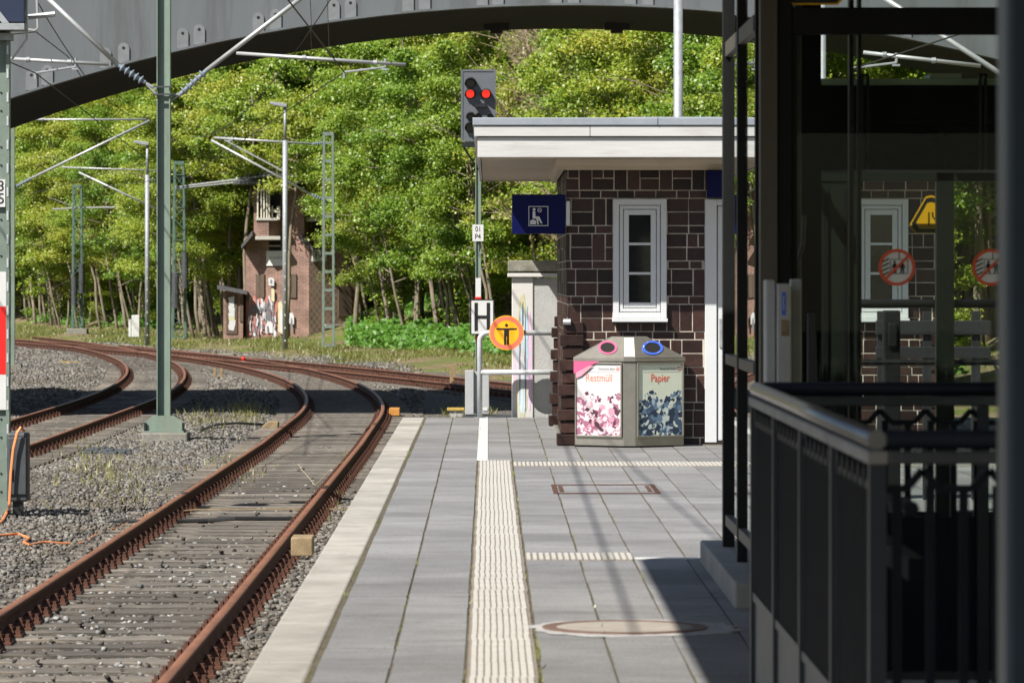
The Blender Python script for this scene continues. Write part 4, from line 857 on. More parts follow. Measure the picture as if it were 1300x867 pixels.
# ------------------------------------------------------------ overhead line masts
def insulator(b, a, c, r0=.035, r1=.075, n=5, mi=0):
    a, c = Vector(a), Vector(c); d = c - a; pts = []; rs = []
    pts.append(a); rs.append(r0)
    for i in range(n):
        t = .15 + .7 * i / max(n - 1, 1)
        for dt, rr in ((-.045, r0), (-.012, r1), (.012, r1), (.045, r0)): pts.append(a + d * (t + dt)); rs.append(rr)
    pts.append(c); rs.append(r0); b.tube(pts, rs, 12, mi)
def cantilever(parent, root, i0, i1, tip, reg=None, regend=None, steady=None, r=.038, ins='insul'):
    b = MB(); b.tube([i1, tip], r, 10); ct = b.build('cantilever', 'tube', parent, smooth=True)
    b = MB(); b.tube([root, i0], .022, 6); b.tube([Vector(root) - Vector((0, 0, .09)), i0], .018, 6); b.build('swivel', 'galv', ct)
    b = MB(); insulator(b, i0, i1); b.build('insulator', ins, ct)
    if reg:
        b = MB(); b.tube([reg, regend], r * .78, 8); b.build('registration_tube', 'tube', ct, smooth=True)
        for t in (.4, .82): q = Vector(reg).lerp(Vector(regend), t); b = MB(); b.tube([q - Vector((.03, 0, 0)), q + Vector((.03, 0, 0))], r * 1.15, 8); b.build('tube_clamp', 'galv', ct)
    if steady:
        b = MB(); b.tube([steady[0], steady[1]], .018, 6); b.tube([steady[1], Vector(steady[1]) + Vector((0, 0, .14))], .022, 6); b.box(steady[1][0] - .06, steady[1][0] + .05, steady[1][1] - .02, steady[1][1] + .02, steady[1][2] - .05, steady[1][2] - .02); b.tube([steady[0], Vector(steady[0]) + Vector((-.0, 0, -.10))], .02, 6); b.build('steady_arm', 'galv', ct)
    return ct
Ym = 70.0; xm = PX(208, Ym); gm = float(gz(xm, Ym))
m1 = thing('catenary_mast', 'tall pale green steel post with two bracket arms between the tracks', 'overhead line mast', (xm, Ym, gm))
hw = .109
b = MB(); zt = 7.2; zb = PZ(528, Ym)
b.box(xm - hw, xm - hw + .016, Ym - .11, Ym + .11, zb, zt); b.box(xm + hw - .016, xm + hw, Ym - .11, Ym + .11, zb, zt); b.box(xm - hw + .016, xm + hw - .016, Ym - .006, Ym + .006, zb, zt); b.build('post', 'mast', m1)
b = MB(); b.prism([(PX(184, Ym), PZ(546, Ym)), (PX(235, Ym), PZ(546, Ym)), (PX(234, Ym), PZ(535, Ym)), (PX(222, Ym), PZ(527, Ym)), (PX(195, Ym), PZ(527, Ym)), (PX(185, Ym), PZ(535, Ym))], 'y', Ym - .20, Ym - .18); b.prism([(PX(184, Ym), PZ(546, Ym)), (PX(235, Ym), PZ(546, Ym)), (PX(222, Ym), PZ(527, Ym)), (PX(195, Ym), PZ(527, Ym))], 'y', Ym + .18, Ym + .2); b.box(xm - .33, xm + .34, Ym - .3, Ym + .3, PZ(548, Ym), PZ(546.2, Ym)); b.build('base_plate', 'mast', m1)
b = MB()
for px in (186, 234): b.tube([(PX(px, Ym), Ym - .23, PZ(548, Ym)), (PX(px, Ym), Ym - .23, PZ(536, Ym))], .022, 6)
b.build('anchor_bolt', 'black', m1)
b = MB(); b.box(PX(182, Ym), PX(240, Ym), Ym - .38, Ym + .38, gm - .4, PZ(548.2, Ym)); b.build('foundation', 'dkconc', m1, bevel=.03)
b = MB()
for py in (111, 120.5): b.box(PX(195, Ym), PX(219, Ym), Ym - .15, Ym - .112, PZ(py + 1, Ym), PZ(py - 1, Ym))
b.build('mast_clamp', 'dkcab', m1)
cantilever(m1, P(217, 121, Ym), P(229, 120, Ym), P(262, 90, Ym), P(398, -14, Ym), P(300, 68, Ym), P(515, 82.5, Ym), (P(437, 92, Ym), P(489, 85.5, Ym)))
cantilever(m1, P(198, 113, Ym), P(184, 105, Ym), P(150, 83, Ym), P(50, -12, Ym), P(138, 82, Ym), P(13, 75, Ym), (P(45, 93, Ym), P(96, 85, Ym)))

def lattice(label, px, top, bot, w0, w1, Y, weights=None, ladder=False, group='lattice masts at the edge of the wood'):
    x = PX(px, Y); z0, z1 = PZ(bot, Y), PZ(top, Y); t = thing('lattice_mast', label, 'overhead line mast', (x, Y, z0), group)
    b = MB(); wa = w0 * Y / FPX / 2; wb = w1 * Y / FPX / 2
    cor = lambda z: wa + (wb - wa) * (z - z0) / (z1 - z0)
    for sx in (-1, 1):
        for sy in (-1, 1): b.bar((x + sx * wa, Y + sy * wa, z0), (x + sx * wb, Y + sy * wb, z1), .075, .05)
    b.build('mast_legs', 'mast3' if ladder else 'mast2', t)
    b = MB(); z = z0 + .2; i = 0
    while z < z1 - .3:
        if ladder:
            a = cor(z)
            for sy in (-1, 1): b.bar((x - a - .01, Y + sy * a, z), (x + a + .01, Y + sy * a, z), .03, .09)
            for sx in (-1, 1): b.bar((x + sx * a, Y - a, z), (x + sx * a, Y + a, z), .03, .09)
            b.build('rung', 'mast3', t); b = MB(); z += .62; i += 1; continue
        a = cor(z); c = cor(z + .42); s_ = 1 if i % 2 else -1
        b.bar((x - s_ * a, Y - a - .02, z), (x + s_ * c, Y - c - .02, z + .42), .06, .02); b.bar((x + s_ * a, Y + a, z), (x - s_ * c, Y + c, z + .42), .035, .02)
        b.bar((x + a, Y - s_ * a, z), (x + c, Y + s_ * c, z + .42), .02, .035); b.bar((x - a, Y + s_ * a, z), (x - c, Y - s_ * c, z + .42), .02, .035)
        if i % 3 == 0: b.bar((x - a, Y - a - .03, z), (x + a, Y - a - .03, z), .06, .03)
        z += .42; i += 1
    b.box(x - wb - .03, x + wb + .03, Y - wb - .03, Y + wb + .03, z1 - .12, z1)
    b.build('top_frame' if ladder else 'lattice_bracing', 'mast3' if ladder else 'mast2', t)
    b = MB(); b.box(x - wa - .22, x + wa + .22, Y - wa - .22, Y + wa + .22, z0 - .8, z0 + .10); b.build('foundation', 'dkconc', t, bevel=.03)
    for q, (wx, wy0, wy1, r) in enumerate(weights or []):
        b = MB(); xx = PX(wx, Y); a, c = PZ(wy1, Y), PZ(wy0, Y); k = 11
        for j in range(k): zz = a + (c - a) * j / k; b.tube([(xx, Y - wa - .25, zz), (xx, Y - wa - .25, zz + (c - a) / k - .014)], r + (.012 if j % 4 == 0 else 0), 12)
        b.tube([(xx, Y - wa - .25, c), (xx, Y - wa - .25, c + .8)], .012, 5); b.build('tension_weight', 'dkcab', t)
    return t
l1 = lattice('green lattice mast with two dark tension weights at far left', 98.5, 235, 420, 12.5, 10, 182, [(95.5, 350, 387, .12), (105, 335, 372, .12)])
l2 = lattice('green lattice mast with two dark tension weights beside the tall post', 227.5, 205, 435, 17, 11, 168, [(224, 346, 390, .14), (236, 321, 366, .13)])
l3 = lattice('pale green lattice mast in front of the brick signal house', 417, 168, 446, 13.5, 11, 146, ladder=True)
l4 = lattice('lattice mast top rising behind the flat kiosk roof', 726, 108, 470, 13, 9, 128)
Y = 146; cantilever(l3, P(416, 257, Y), P(412, 254, Y), P(395, 247, Y), P(268, 178, Y)); cantilever(l3, P(414, 181, Y), P(411, 181.5, Y), P(396, 183, Y), P(272, 175, Y), None); 
b = MB(); b.tube([P(285, 178, Y), P(360, 218, Y)], .03, 6); b.tube([P(290, 180, Y), P(300, 175, Y)], .03, 6); b.build('cantilever_stay', 'tube', l3)
Y = 168; cantilever(l2, P(222, 276, Y), P(214, 275, Y), P(204, 268, Y), P(100, 219, Y), P(205, 217, Y), P(78, 212.5, Y), None)
b = MB(); b.tube([P(222, 238, Y), P(350, 222, Y)], .04, 6); b.tube([P(222, 240, Y), P(350, 226.5, Y)], .03, 6); b.build('registration_tube', 'tube', l2)
Y = 182; b = MB(); b.tube([P(98, 264, Y), P(67, 266, Y)], .035, 6); b.tube([P(98, 264, Y), P(172, 263, Y)], .035, 6); b.tube([P(98, 264, Y), P(60, 250, Y)], .012, 6); b.build('registration_tube', 'tube', l1)

# slim pole at the far left with the bracket seen below the bridge
Yq = 125; xq = PX(16.5, Yq); tq = thing('slim_mast', 'slim green mast behind the signal post at the left edge', 'overhead line mast', (xq, Yq, float(gz(xq, Yq))))
b = MB(); b.box(xq - .05, xq + .05, Yq - .08, Yq + .08, float(gz(xq, Yq)), PZ(140, Yq)); b.build('post', 'mast', tq)
b = MB(); b.box(xq - .25, xq + .25, Yq - .25, Yq + .25, float(gz(xq, Yq)) - .3, PZ(462, Yq)); b.build('foundation', 'dkconc', tq)
cantilever(tq, P(17, 239, Yq), P(19, 238, Yq), P(40, 226.5, Yq), P(191, 153, Yq), P(186, 152, Yq), P(25, 152, Yq), None)

# galvanised poles and street lamps
def pole(px, top, Y, z0, r, label): 
    b = MB(); x = PX(px, Y); b.tube([(x, Y, z0), (x, Y, PZ(top, Y))], r, 12); return tag(b.build('steel_pole', 'galv', None, smooth=True), label, 'pole')
pole(861, -40, 51.5, 0 if False else -1.1, .055, 'galvanised pole rising behind the kiosk roof')
pole(1044, -30, 52.5, -1.1, .045, 'galvanised pole seen through the lift glass')
def lamp(px, top, bot, Y, label, flip):
    x = PX(px, Y); z0 = min(PZ(bot, Y), float(gz(x, Y))); z1 = PZ(top, Y); t = thing('street_lamp', label, 'street lamp', (x, Y, z0), 'lamp posts by the tracks')
    b = MB(); b.tube([(x, Y, z0), (x, Y, z1 - 1.2)], .085, 10); b.tube([(x, Y, z1 - 1.2), (x, Y, z1 - .1)], .05, 10); b.build('pole', 'galv', t, smooth=True)
    b = MB(); d = -1 if flip else 1; b.prism([(x + .05 * -d, z1 - .12), (x + d * .16, z1 - .1), (x + d * .50, z1 - .02), (x + d * .47, z1 + .07), (x + d * .05, z1 + .02), (x - d * .08, z1 - .03)], 'y', Y - .14, Y + .14); b.build('lamp_head', 'galv', t, bevel=.02)
    b = MB()
    for k in range(14): zz = z0 + .4 + k * .42; b.box(x - .02, x + .02, Y - .088, Y - .083, zz, zz + .05)
    b.build('pole_holes', 'white', t)
lamp(362, 132, 449, 142, 'grey street lamp post in front of the brick signal house', True)
lamp(187, 181, 437, 160, 'grey street lamp post left of the tall mast', True)

# overhead wires
def wire(pts, r, label, name='contact_wire'):
    b = MB(); b.tube(pts, r, 5); return tag(b.build(name, 'wire'), label, 'overhead wire', 'overhead wires above the tracks')
c0, c1, c2 = Vector((-2.5, 16, 4.88)), P(437, 92, 70), Vector((float(x_near(141)) + .2, 141, 4.85))
wire([c0, c1, c2, Vector((float(x_near(158)), 158, 4.85))], .011, 'thin contact wire above the track beside the platform')
def sag(a, c, s_, n=14): return [a.lerp(c, i / n) - Vector((0, 0, s_ * 4 * (i / n) * (1 - i / n))) for i in range(n + 1)]
mA, mB, mC = Vector((-2.5, 16, 6.3)), c1 + Vector((-.05, 0, 1.45)), c2 + Vector((0, 0, 1.3))
sp = sag(mA, mB, .75) + sag(mB, mC, .75)[1:]
cw_ = wire(sp, .010, 'sagging carrier wire above the platform track', 'carrier_wire')
for (A, B, C, D) in ((c0, c1, mA, mB), (c1, c2, mB, mC)):
    for i in range(1, 9):
        t = i / 9; q = C.lerp(D, t) - Vector((0, 0, .75 * 4 * t * (1 - t))); b = MB(); b.tube([A.lerp(B, t), q], .005, 4); b.build('wire_hanger', 'wire', cw_)
d0, d1, d2 = Vector((-7.6, 30, 4.9)), P(45, 93, 70), Vector((float(x_left(125)), 125, 4.9))
wire([d0, d1, d2, Vector((float(x_left(180)), 180, 4.9))], .011, 'thin contact wire above the left track')
eA, eB, eC = d0 + Vector((0, 0, 1.4)), d1 + Vector((0, 0, 1.2)), d2 + Vector((0, 0, 1.3))
wire(sag(eA, eB, .6) + sag(eB, eC, .6)[1:], .010, 'sagging carrier wire above the left track', 'carrier_wire')
wire([P(14, 44, 60), P(46, 41, 72), P(223, 178, 130), P(300, 215, 165)], .010, 'slack wire running from the signal gantry to the wood')
wire([P(62, 244, 182), P(16, 243, 130)], .01, 'level wire left of the green lattice mast', 'stay_wire')

# cantilever over the track right of the lift
Yr_ = 62; xr_ = PX(1420, Yr_); mr_ = thing('catenary_mast', 'overhead line bracket seen through the lift glass', 'overhead line mast', (xr_, Yr_, -1))
b = MB(); b.box(xr_ - .1, xr_ + .1, Yr_ - .1, Yr_ + .1, -1.1, 7); b.build('post', 'mast', mr_)
cantilever(mr_, P(1408, 182, Yr_), P(1396, 174, Yr_), P(1366, 156, Yr_), P(1110, -10, Yr_), P(1245, 84, Yr_), P(1096, 67, Yr_), (P(1082, 87, Yr_), P(1138, 80, Yr_)))
wire([P(1082, 88, Yr_), P(1260, 30, 50), P(1500, -40, 38)], .011, 'contact wire seen through the lift glass')

# ------------------------------------------------------------ signal post at the left edge
Yl = 46.0; t = thing('signal_post', 'grey steel signal post with red and white board at the left edge', 'railway signal', (PX(2, Yl), Yl, -1))
L_ = lambda px: PX(px, Yl); H_ = lambda py: PZ(py, Yl)
b = MB(); b.box(L_(-16), L_(8.2), Yl - .004, Yl + .012, H_(652), H_(-40)); b.box(L_(8.4), L_(12.5), Yl - .06, Yl + .08, H_(652), H_(-40)); b.box(L_(-20), L_(-16.2), Yl - .06, Yl + .08, H_(652), H_(-40)); b.build('post', 'mast3', t)
for k in range(19): b = MB(); b.box(L_(9.3), L_(11.6), Yl - .066, Yl - .061, H_(70 + k * 30), H_(58 + k * 30)); b.build('flange_slot', 'railgalv', t)
b = MB()
for k in range(24):
    if k % 3: b.disc((L_(1.5), Yl - .012, H_(95 + k * 23)), .011, .008, 8)
b.build('bolt_head', 'black', t)
b = MB(); b.box(L_(-14), L_(8.6), Yl - .05, Yl - .035, H_(520), H_(345), 0); b.build('board', 'white', t)
b = MB(); b.box(L_(-14.2), L_(8.7), Yl - .053, Yl - .0505, H_(475), H_(389), 0); b.build('red_field', 'red', t)
b = MB(); b.box(L_(-10), L_(7.3), Yl - .05, Yl - .035, H_(263), H_(228), 0); nbp = b.build('number_board', 'white', t)
text('3', .16, (L_(2), Yl - .052, H_(237)), 'blk', 'number', nbp); text('5', .16, (L_(2), Yl - .052, H_(253)), 'blk', 'number', nbp)
b = MB(); b.box(L_(-40), L_(33.5), Yl - .16, Yl + .05, H_(30), H_(-60)); b.build('signal_box', 'navy', t, bevel=.012)
b = MB(); b.box(L_(-40), L_(34.5), Yl - .30, Yl + .1, H_(40), H_(32)); b.box(L_(-40), L_(16), Yl - .1, Yl + .1, H_(52), H_(43)); b.prism([(L_(-30), H_(-20)), (L_(-4), H_(8)), (L_(14), H_(31)), (L_(5), H_(31)), (L_(-12), H_(8)), (L_(-38), H_(-20))], 'y', Yl - .19, Yl - .165); b.build('bracket', 'galv', t)
b = MB(); b.tube([P(15, 76, Yl), P(34, 50, Yl), P(34, -30, Yl)], .012, 6); b.tube([P(46, -30, Yl + 2), P(48, 36, Yl + 2), P(44, 39, Yl + 2), P(36, 38, Yl + 2)], .014, 6); b.tube([P(36, 22, Yl + .5), P(70, 18, Yl + .5)], .03, 8); b.build('stay_tube', 'tube', t)
b = MB(); b.box(L_(-24), L_(14), Yl - .3, Yl + .3, -1.4, H_(655)); b.build('foundation', 'dkconc', t, bevel=.02)
t = thing('trackside_box', 'dark grey trackside equipment box beside the signal post', 'cabinet', (L_(28), 45.6, -1))
b = MB(); b.box(L_(15), L_(41.5), 45.5, 45.75, H_(634), H_(547)); b.build('housing', 'dkcab', t, bevel=.025)
b = MB(); b.box(L_(16.5), L_(40), 45.475, 45.497, H_(625), H_(553)); b.build('lid', 'dkcab', t, bevel=.015)
b = MB(); b.box(L_(22), L_(34), 45.55, 45.7, -1.1, H_(634)); b.tube([(L_(31), 45.5, H_(640)), (L_(36), 45.5, H_(644))], .03, 8); b.build('stand', 'black', t)
b = MB(); b.box(L_(20.5), L_(22), 45.45, 45.474, H_(605), H_(590)); b.box(L_(20.5), L_(22), 45.45, 45.474, H_(575), H_(567)); b.build('hinge', 'black', t)
gzf = lambda x, y: float(gz(x, y))
b = MB(); pts = [P(12, 640, 45.42), P(14, 600, 45.42), P(17, 570, 45.42), P(22, 549, 45.42), P(26, 543, 45.45), P(31, 547, 45.5)]
b.tube(pts, .016, 6)
gpt = lambda px, py: (lambda Y: (PX(px, Y), Y, gzf(PX(px, Y), Y) + .03))(FPX * 2.52 / (py - VY))
b.tube([P(12, 640, 45.42)] + [gpt(*q) for q in ((9, 652), (4, 660), (0, 664), (-10, 668))], .016, 6)
b.tube([gpt(*q) for q in ((-8, 686), (8, 684), (24, 683), (37, 688), (30, 694), (38, 697), (55, 692), (80, 691), (100, 690), (113, 686), (117, 680), (128, 676), (134, 672), (150, 668), (160, 662), (176, 658), (190, 648))], .013, 6)
tag(b.build('orange_cable', 'cable'), 'orange cable hanging from the trackside box and snaking over the ballast', 'cable')

# ------------------------------------------------------------ small things in the yard
def gp2(px, py): 
    Y = 60.
    for _ in range(30): Y = FPX * (EYE - gzf(PX(px, Y), Y)) / (py - VY)
    return Vector((PX(px, Y), Y, gzf(PX(px, Y), Y)))
q = P(385, 690, 34.5); b = MB(); b.box(q.x - .085, q.x + .085, 34.2, 34.6, PZ(706, 34.2), PZ(680, 34.4))
o = b.build('timber_block', 'timber', None, bevel=.01); tag(o, 'yellowish wooden block wedged between the rail and the platform edge', 'block')
q = gp2(343, 545); b = MB(); b.prism([(q.x - .14, q.z - .1), (q.x + .15, q.z - .1), (q.x + .15, q.z + .14), (q.x - .02, q.z + .15), (q.x - .14, q.z + .06)], 'y', q.y - .2, q.y + .2); tag(b.build('stone_marker', 'timber', None, bevel=.015), 'small pale stone block left of the platform track', 'stone block')
q = gp2(501, 531); t = thing('track_magnet', 'orange box beside the curved rail near the platform end', 'track magnet', q)
b = MB(); b.box(q.x - .10, q.x + .10, q.y - .3, q.y + .3, q.z + .06, q.z + .20); b.build('housing', 'orange', t, bevel=.01)
b = MB(); b.box(q.x - .06, q.x + .13, q.y - .2, q.y + .2, q.z - .05, q.z + .06); b.build('foot', 'black', t)
q = gp2(579, 529); t = thing('yellow_cable_box', 'low box with a yellow lid on the gravel behind the platform end', 'cable box', q)
b = MB(); b.box(q.x - .13, q.x + .13, q.y - .2, q.y + .2, q.z - .1, q.z + .12); b.build('box_body', 'greycab', t)
b = MB(); b.box(q.x - .17, q.x + .16, q.y - .24, q.y + .24, q.z + .122, q.z + .17); b.build('lid', 'yellow', t, bevel=.008)
for px, py, lab in ((277, 481, 'short yellow double post on the gravel between the tracks'),):
    q = gp2(px, py); t = thing('yellow_post', lab, 'marker post', q)
    for d in (-.09, .09): b = MB(); b.box(q.x + d - .04, q.x + d + .04, q.y - .04, q.y + .04, q.z - .1, q.z + .28); b.build('post', 'timber', t, bevel=.008)
q = gp2(309, 464); t = thing('clearance_marker', 'small red and white clearance marker near the rail fork', 'marker', q)
b = MB(); b.tube([(q.x, q.y, q.z - .1), (q.x, q.y, q.z + .13)], .06, 12); b.build('white_base', 'white', t, smooth=True)
b = MB(); b.tube([(q.x, q.y, q.z + .131), (q.x, q.y, q.z + .24), (q.x, q.y, q.z + .27)], [.062, .06, .03], 12); b.build('red_cap', 'red', t, smooth=True)
q = P(574.5, 477, 108); b = MB(); b.box(q.x - .07, q.x + .07, 108, 108.1, -1.1, PZ(463, 108)); tag(b.build('rusty_stake', 'timber'), 'rusty yellow stake behind the crossing track', 'stake')
t = thing('white_cabinet', 'white equipment cabinet with a lower box beside it below the wood', 'cabinet', (PX(172, 172), 172, PZ(425, 172)))
b = MB(); b.box(PX(167.5, 172), PX(177.5, 172), 171.8, 172.2, PZ(428, 172), PZ(400, 172)); b.build('cabinet_body', 'whitecab', t, bevel=.02)
b = MB(); b.box(PX(163.8, 172), PX(167.2, 172), 171.8, 172.2, PZ(428, 172), PZ(405.5, 172)); b.build('side_box', 'whitecab', t, bevel=.02)
q = gp2(289, 446); b = MB(); b.box(PX(277, q.y), PX(298, q.y), q.y - .3, q.y + .3, q.z - .05, q.z + .13); tag(b.build('concrete_trough', 'dkconc', None, bevel=.02), 'grey concrete trough lid lying by the rails', 'trough')
q = gp2(88, 461); b = MB(); b.box(q.x - .28, q.x + .28, q.y - .1, q.y + .1, q.z, q.z + .05); tag(b.build('yellow_plank', 'yellow'), 'yellow board lying on the gravel at left', 'board')
b = MB(); r = random.Random(9)
for _ in range(26): a = r.uniform(-.4, .4); x, y = gp2(140, 575)[:2]; x += r.uniform(-.3, .3); y += r.uniform(-1.0, 1.0); z = gzf(x, y); b.box(x - .1, x + .1, y - .12, y + .12, z - .02, z + r.uniform(.02, .07))
tag(b.build('broken_asphalt', 'dkcab', None, bevel=.01), 'dark heap of broken rubble on the gravel', 'rubble')
b = MB(); q = Vector((-2.12, 53.0, float(rail_z(53)) - .13))
b.tube([q, q + Vector((-.12, .5, .10)), q + Vector((-.22, 1.1, .16)), q + Vector((-.27, 1.5, .2))], .0035, 5); b.tube([q, q + Vector((.10, .5, .1)), q + Vector((.20, 1.2, .2)), q + Vector((.3, 1.6, .22))], .0035, 5); tag(b.build('dry_stalk', 'straw'), 'pale dry forked stalk lying between the rails', 'stalk')
b = MB(); ya = 46.2; z = float(rail_z(ya)) - .10; b.tube([(x_near(ya) - 1.1, ya, z - .06), (x_near(ya) - .5, ya, z), (x_near(ya) + 1.2, ya + .1, z)], .007, 6); tag(b.build('track_bond_cable', 'timber'), 'thin brownish cable laid straight across the platform track', 'cable')
b = MB(); ya = 44.6; z = float(rail_z(ya)) - .11; b.tube([(x_near(ya) - 1.3, ya, z - .05), (x_near(ya) - .3, ya + .25, z - .04), (x_near(ya) + .0, ya - .1, z - .0), (x_near(ya) + .72, ya + .2, z - .02)], .022, 6); b.tube([(x_near(ya) - .2, ya + .3, z - .02), (x_near(ya) + .3, ya + .35, z - .02)], .02, 6); tag(b.build('black_cable', 'wire'), 'black cable lying loose across the platform track', 'cable')
b = MB(); b.tube([gp2(255, 549) + Vector((0, 0, .04)), gp2(275, 544) + Vector((0, 0, .07)), gp2(300, 542) + Vector((0, 0, .07)), gp2(335, 543) + Vector((0, 0, .06))], .022, 6); tag(b.build('black_hose', 'wire'), 'black cable running from the mast foot towards the stone block', 'cable')

# grass and weeds
def blades(name, label, X, Y, Z, h, m, w=.012):
    n = len(X); a = rng.uniform(0, 6.28, n); l = rng.normal(0, .35, n) * h; l2 = rng.normal(0, .35, n) * h; wv = w * rng.uniform(.6, 1.5, n)
    bx, by = np.cos(a) * wv, np.sin(a) * wv
    V = np.stack([np.stack([X - bx, Y - by, Z], -1), np.stack([X + bx, Y + by, Z], -1), np.stack([X + l, Y + l2, Z + h], -1)], 1).reshape(-1, 3)
    return tag(np_mesh(name, V, np.arange(3 * n).reshape(-1, 3), m), label, None, kind='stuff')
n = 60000
Yg = rng.uniform(95, 215, n); Xg = x_far(Yg) + 2.2 + rng.gamma(2, 2.4, n); k = (Xg > -.118 * Yg) & (Xg < .02 * Yg) & (lump(Xg * .8, Yg * .5) + rng.normal(0, .3, n) > .18); Xg, Yg = Xg[k], Yg[k]
blades('meadow_grass', 'rough grass below the wood', Xg, Yg, gz(Xg, Yg), rng.uniform(.03, .14, len(Xg)) * np.where(lump(Xg * .8, Yg * .5) > .5, 1.4, 1), 'grass', .022)
pp = []
for (px, py, rx, ry, m_) in ((312, 520, 26, 14, 500), (300, 590, 40, 30, 260), (145, 600, 60, 40, 350), (595, 520, 30, 8, 700), (180, 640, 40, 25, 60), (440, 590, 8, 22, 120), (90, 560, 40, 30, 150), (260, 530, 40, 20, 300), (425, 640, 8, 30, 60)):
    c0_ = gp2(px, py)
    for _ in range(m_):
        x, y = px + random.gauss(0, rx * .5), py + random.gauss(0, ry * .5)
        if y > 505: Yv = FPX * 2.6 / (y - VY); pp.append((PX(x, Yv), Yv))
pp = np.array(pp); k = (pp[:, 0] < -1.05) | (pp[:, 1] > 50); pp = pp[k]
blades('track_weeds', 'weeds sprouting from the ballast', pp[:, 0], pp[:, 1], gz(pp[:, 0], pp[:, 1]), rng.uniform(.04, .15, len(pp)), 'grass', .012)

n = 900; yj = 17 + 31 * rng.uniform(0, 1, n) ** 1.5; xj = rng.choice([-.095, .208, .513, .818, -.40, -.72], n, p=[.25, .3, .15, .12, .1, .08]) + rng.normal(0, .004, n); kk = lump(xj * 9, yj * 2.1) + rng.normal(0, .25, n) > .25; xj, yj = xj[kk], yj[kk]
blades('joint_weeds', 'tiny weeds in the paving joints', xj, yj, np.full(len(xj), -.004), rng.uniform(.008, .035, len(xj)), 'grass', .006)
# ------------------------------------------------------------ old brick signal house
Yh = 168.0; zg = PZ(436, Yh)
ho = thing('signal_house', 'old brick railway signal house with boarded windows and graffiti below the wood', 'building', (PX(365, Yh), Yh, zg))
h = lambda px: PX(px, Yh); v_ = lambda py: PZ(py, Yh)
A, Cc, D = (h(311), Yh + .55), (h(392.5), Yh), (h(455), Yh + 1.25)
nA = Vector((Cc[0] - A[0], Cc[1] - A[1], 0)).normalized(); nL = Vector((nA.y, -nA.x, 0)); nB = Vector((D[0] - Cc[0], D[1] - Cc[1], 0)).normalized(); nR = Vector((nB.y, -nB.x, 0))
b = MB(); b.prism([A, Cc, (Cc[0] + 1.0, Yh + 5), (A[0] + .8, Yh + 5.5)], 'z', zg - .8, v_(300)); b.build('wall', 'brick', ho)
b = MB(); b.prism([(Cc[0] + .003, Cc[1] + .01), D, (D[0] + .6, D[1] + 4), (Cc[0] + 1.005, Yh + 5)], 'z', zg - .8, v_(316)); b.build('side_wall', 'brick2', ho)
T0 = (h(321.5), Yh + .35); T1 = (h(386), Yh + .12)
b = MB(); b.prism([T0, T1, (T1[0] + .9, Yh + 4.4), (T0[0] + .6, Yh + 4.6)], 'z', v_(300) + .003, v_(238)); b.build('upper_wall', 'brick', ho)
# hipped roof of the tower
ex = .75; z0 = v_(239); z1 = v_(208)
b = MB(); rb = [(T0[0] - ex, T0[1] - ex), (T1[0] + ex, T1[1] - ex), (T1[0] + ex + .9, Yh + 5.0), (T0[0] - ex + .6, Yh + 5.2)]; apx = [(h(352), Yh + 2.2), (h(362), Yh + 2.9)]
vv = [(x, y, z0 + .25) for x, y in rb] + [(apx[0][0], apx[0][1], z1 + .3), (apx[1][0], apx[1][1], z1 + .3)] + [(x, y, z0 + .15) for x, y in rb]
b.add(vv, [(0, 1, 5, 4), (1, 2, 5), (2, 3, 4, 5), (3, 0, 4), (6, 9, 8, 7), (0, 6, 7, 1), (1, 7, 8, 2), (2, 8, 9, 3), (3, 9, 6, 0)]); b.build('roof', 'slate', ho)
for (px0, px1, py0, py1) in ((307, 321, 311, 293), (382, 398, 314, 298)):
    b = MB(); sgn = 1 if px0 < 320 else -1
    pr = [(h(px0), v_(py0)), (h(px1), v_(py1)), (h(px1), v_(py1) - .2), (h(px0), v_(py0) - .15)] if sgn > 0 else [(h(px0), v_(py1)), (h(px1), v_(py0)), (h(px1), v_(py0) - .15), (h(px0), v_(py1) - .2)]
    b.prism(pr, 'y', Yh - .35, Yh + 4); b.build('side_roof', 'slate', ho)
b = MB(); b.prism([(h(395), v_(316)), (h(462), v_(318)), (h(440), v_(296)), (h(398), v_(296))], 'y', Yh + 1.0, Yh + 4.6); b.build('tiled_roof', 'tile', ho)
b = MB(); b.box(h(387), h(440), Yh + .4, Yh + .6, v_(281), v_(276)); b.build('gutter', 'cream', ho); b = MB(); b.box(h(440), h(482), Yh + 1.5, Yh + 1.7, v_(326), v_(321)); b.build('gutter', 'cream', ho)
# on-wall helpers: u along the left face in photo pixels
fl = lambda px: A[1] + (Cc[1] - A[1]) * (h(px) - A[0]) / (Cc[0] - A[0])
def onl(b, px0, px1, py0, py1, d0=.03, d1=-.02, mi=0):
    x0, x1, y0, y1 = h(px0), h(px1), fl(px0), fl(px1); n = nL
    vs = [(x0 + n.x * d, y0 + n.y * d, z) for d, z in ((0, 0),)]
    q = lambda x, y, d, z: (x + n.x * d, y + n.y * d, z)
    za, zb = v_(py1), v_(py0)
    b.add([q(x0, y0, d1, za), q(x1, y1, d1, za), q(x1, y1, d1, zb), q(x0, y0, d1, zb), q(x0, y0, d0, za), q(x1, y1, d0, za), q(x1, y1, d0, zb), q(x0, y0, d0, zb)], [(0, 1, 2, 3), (4, 7, 6, 5), (0, 4, 5, 1), (1, 5, 6, 2), (2, 6, 7, 3), (3, 7, 4, 0)], mi)
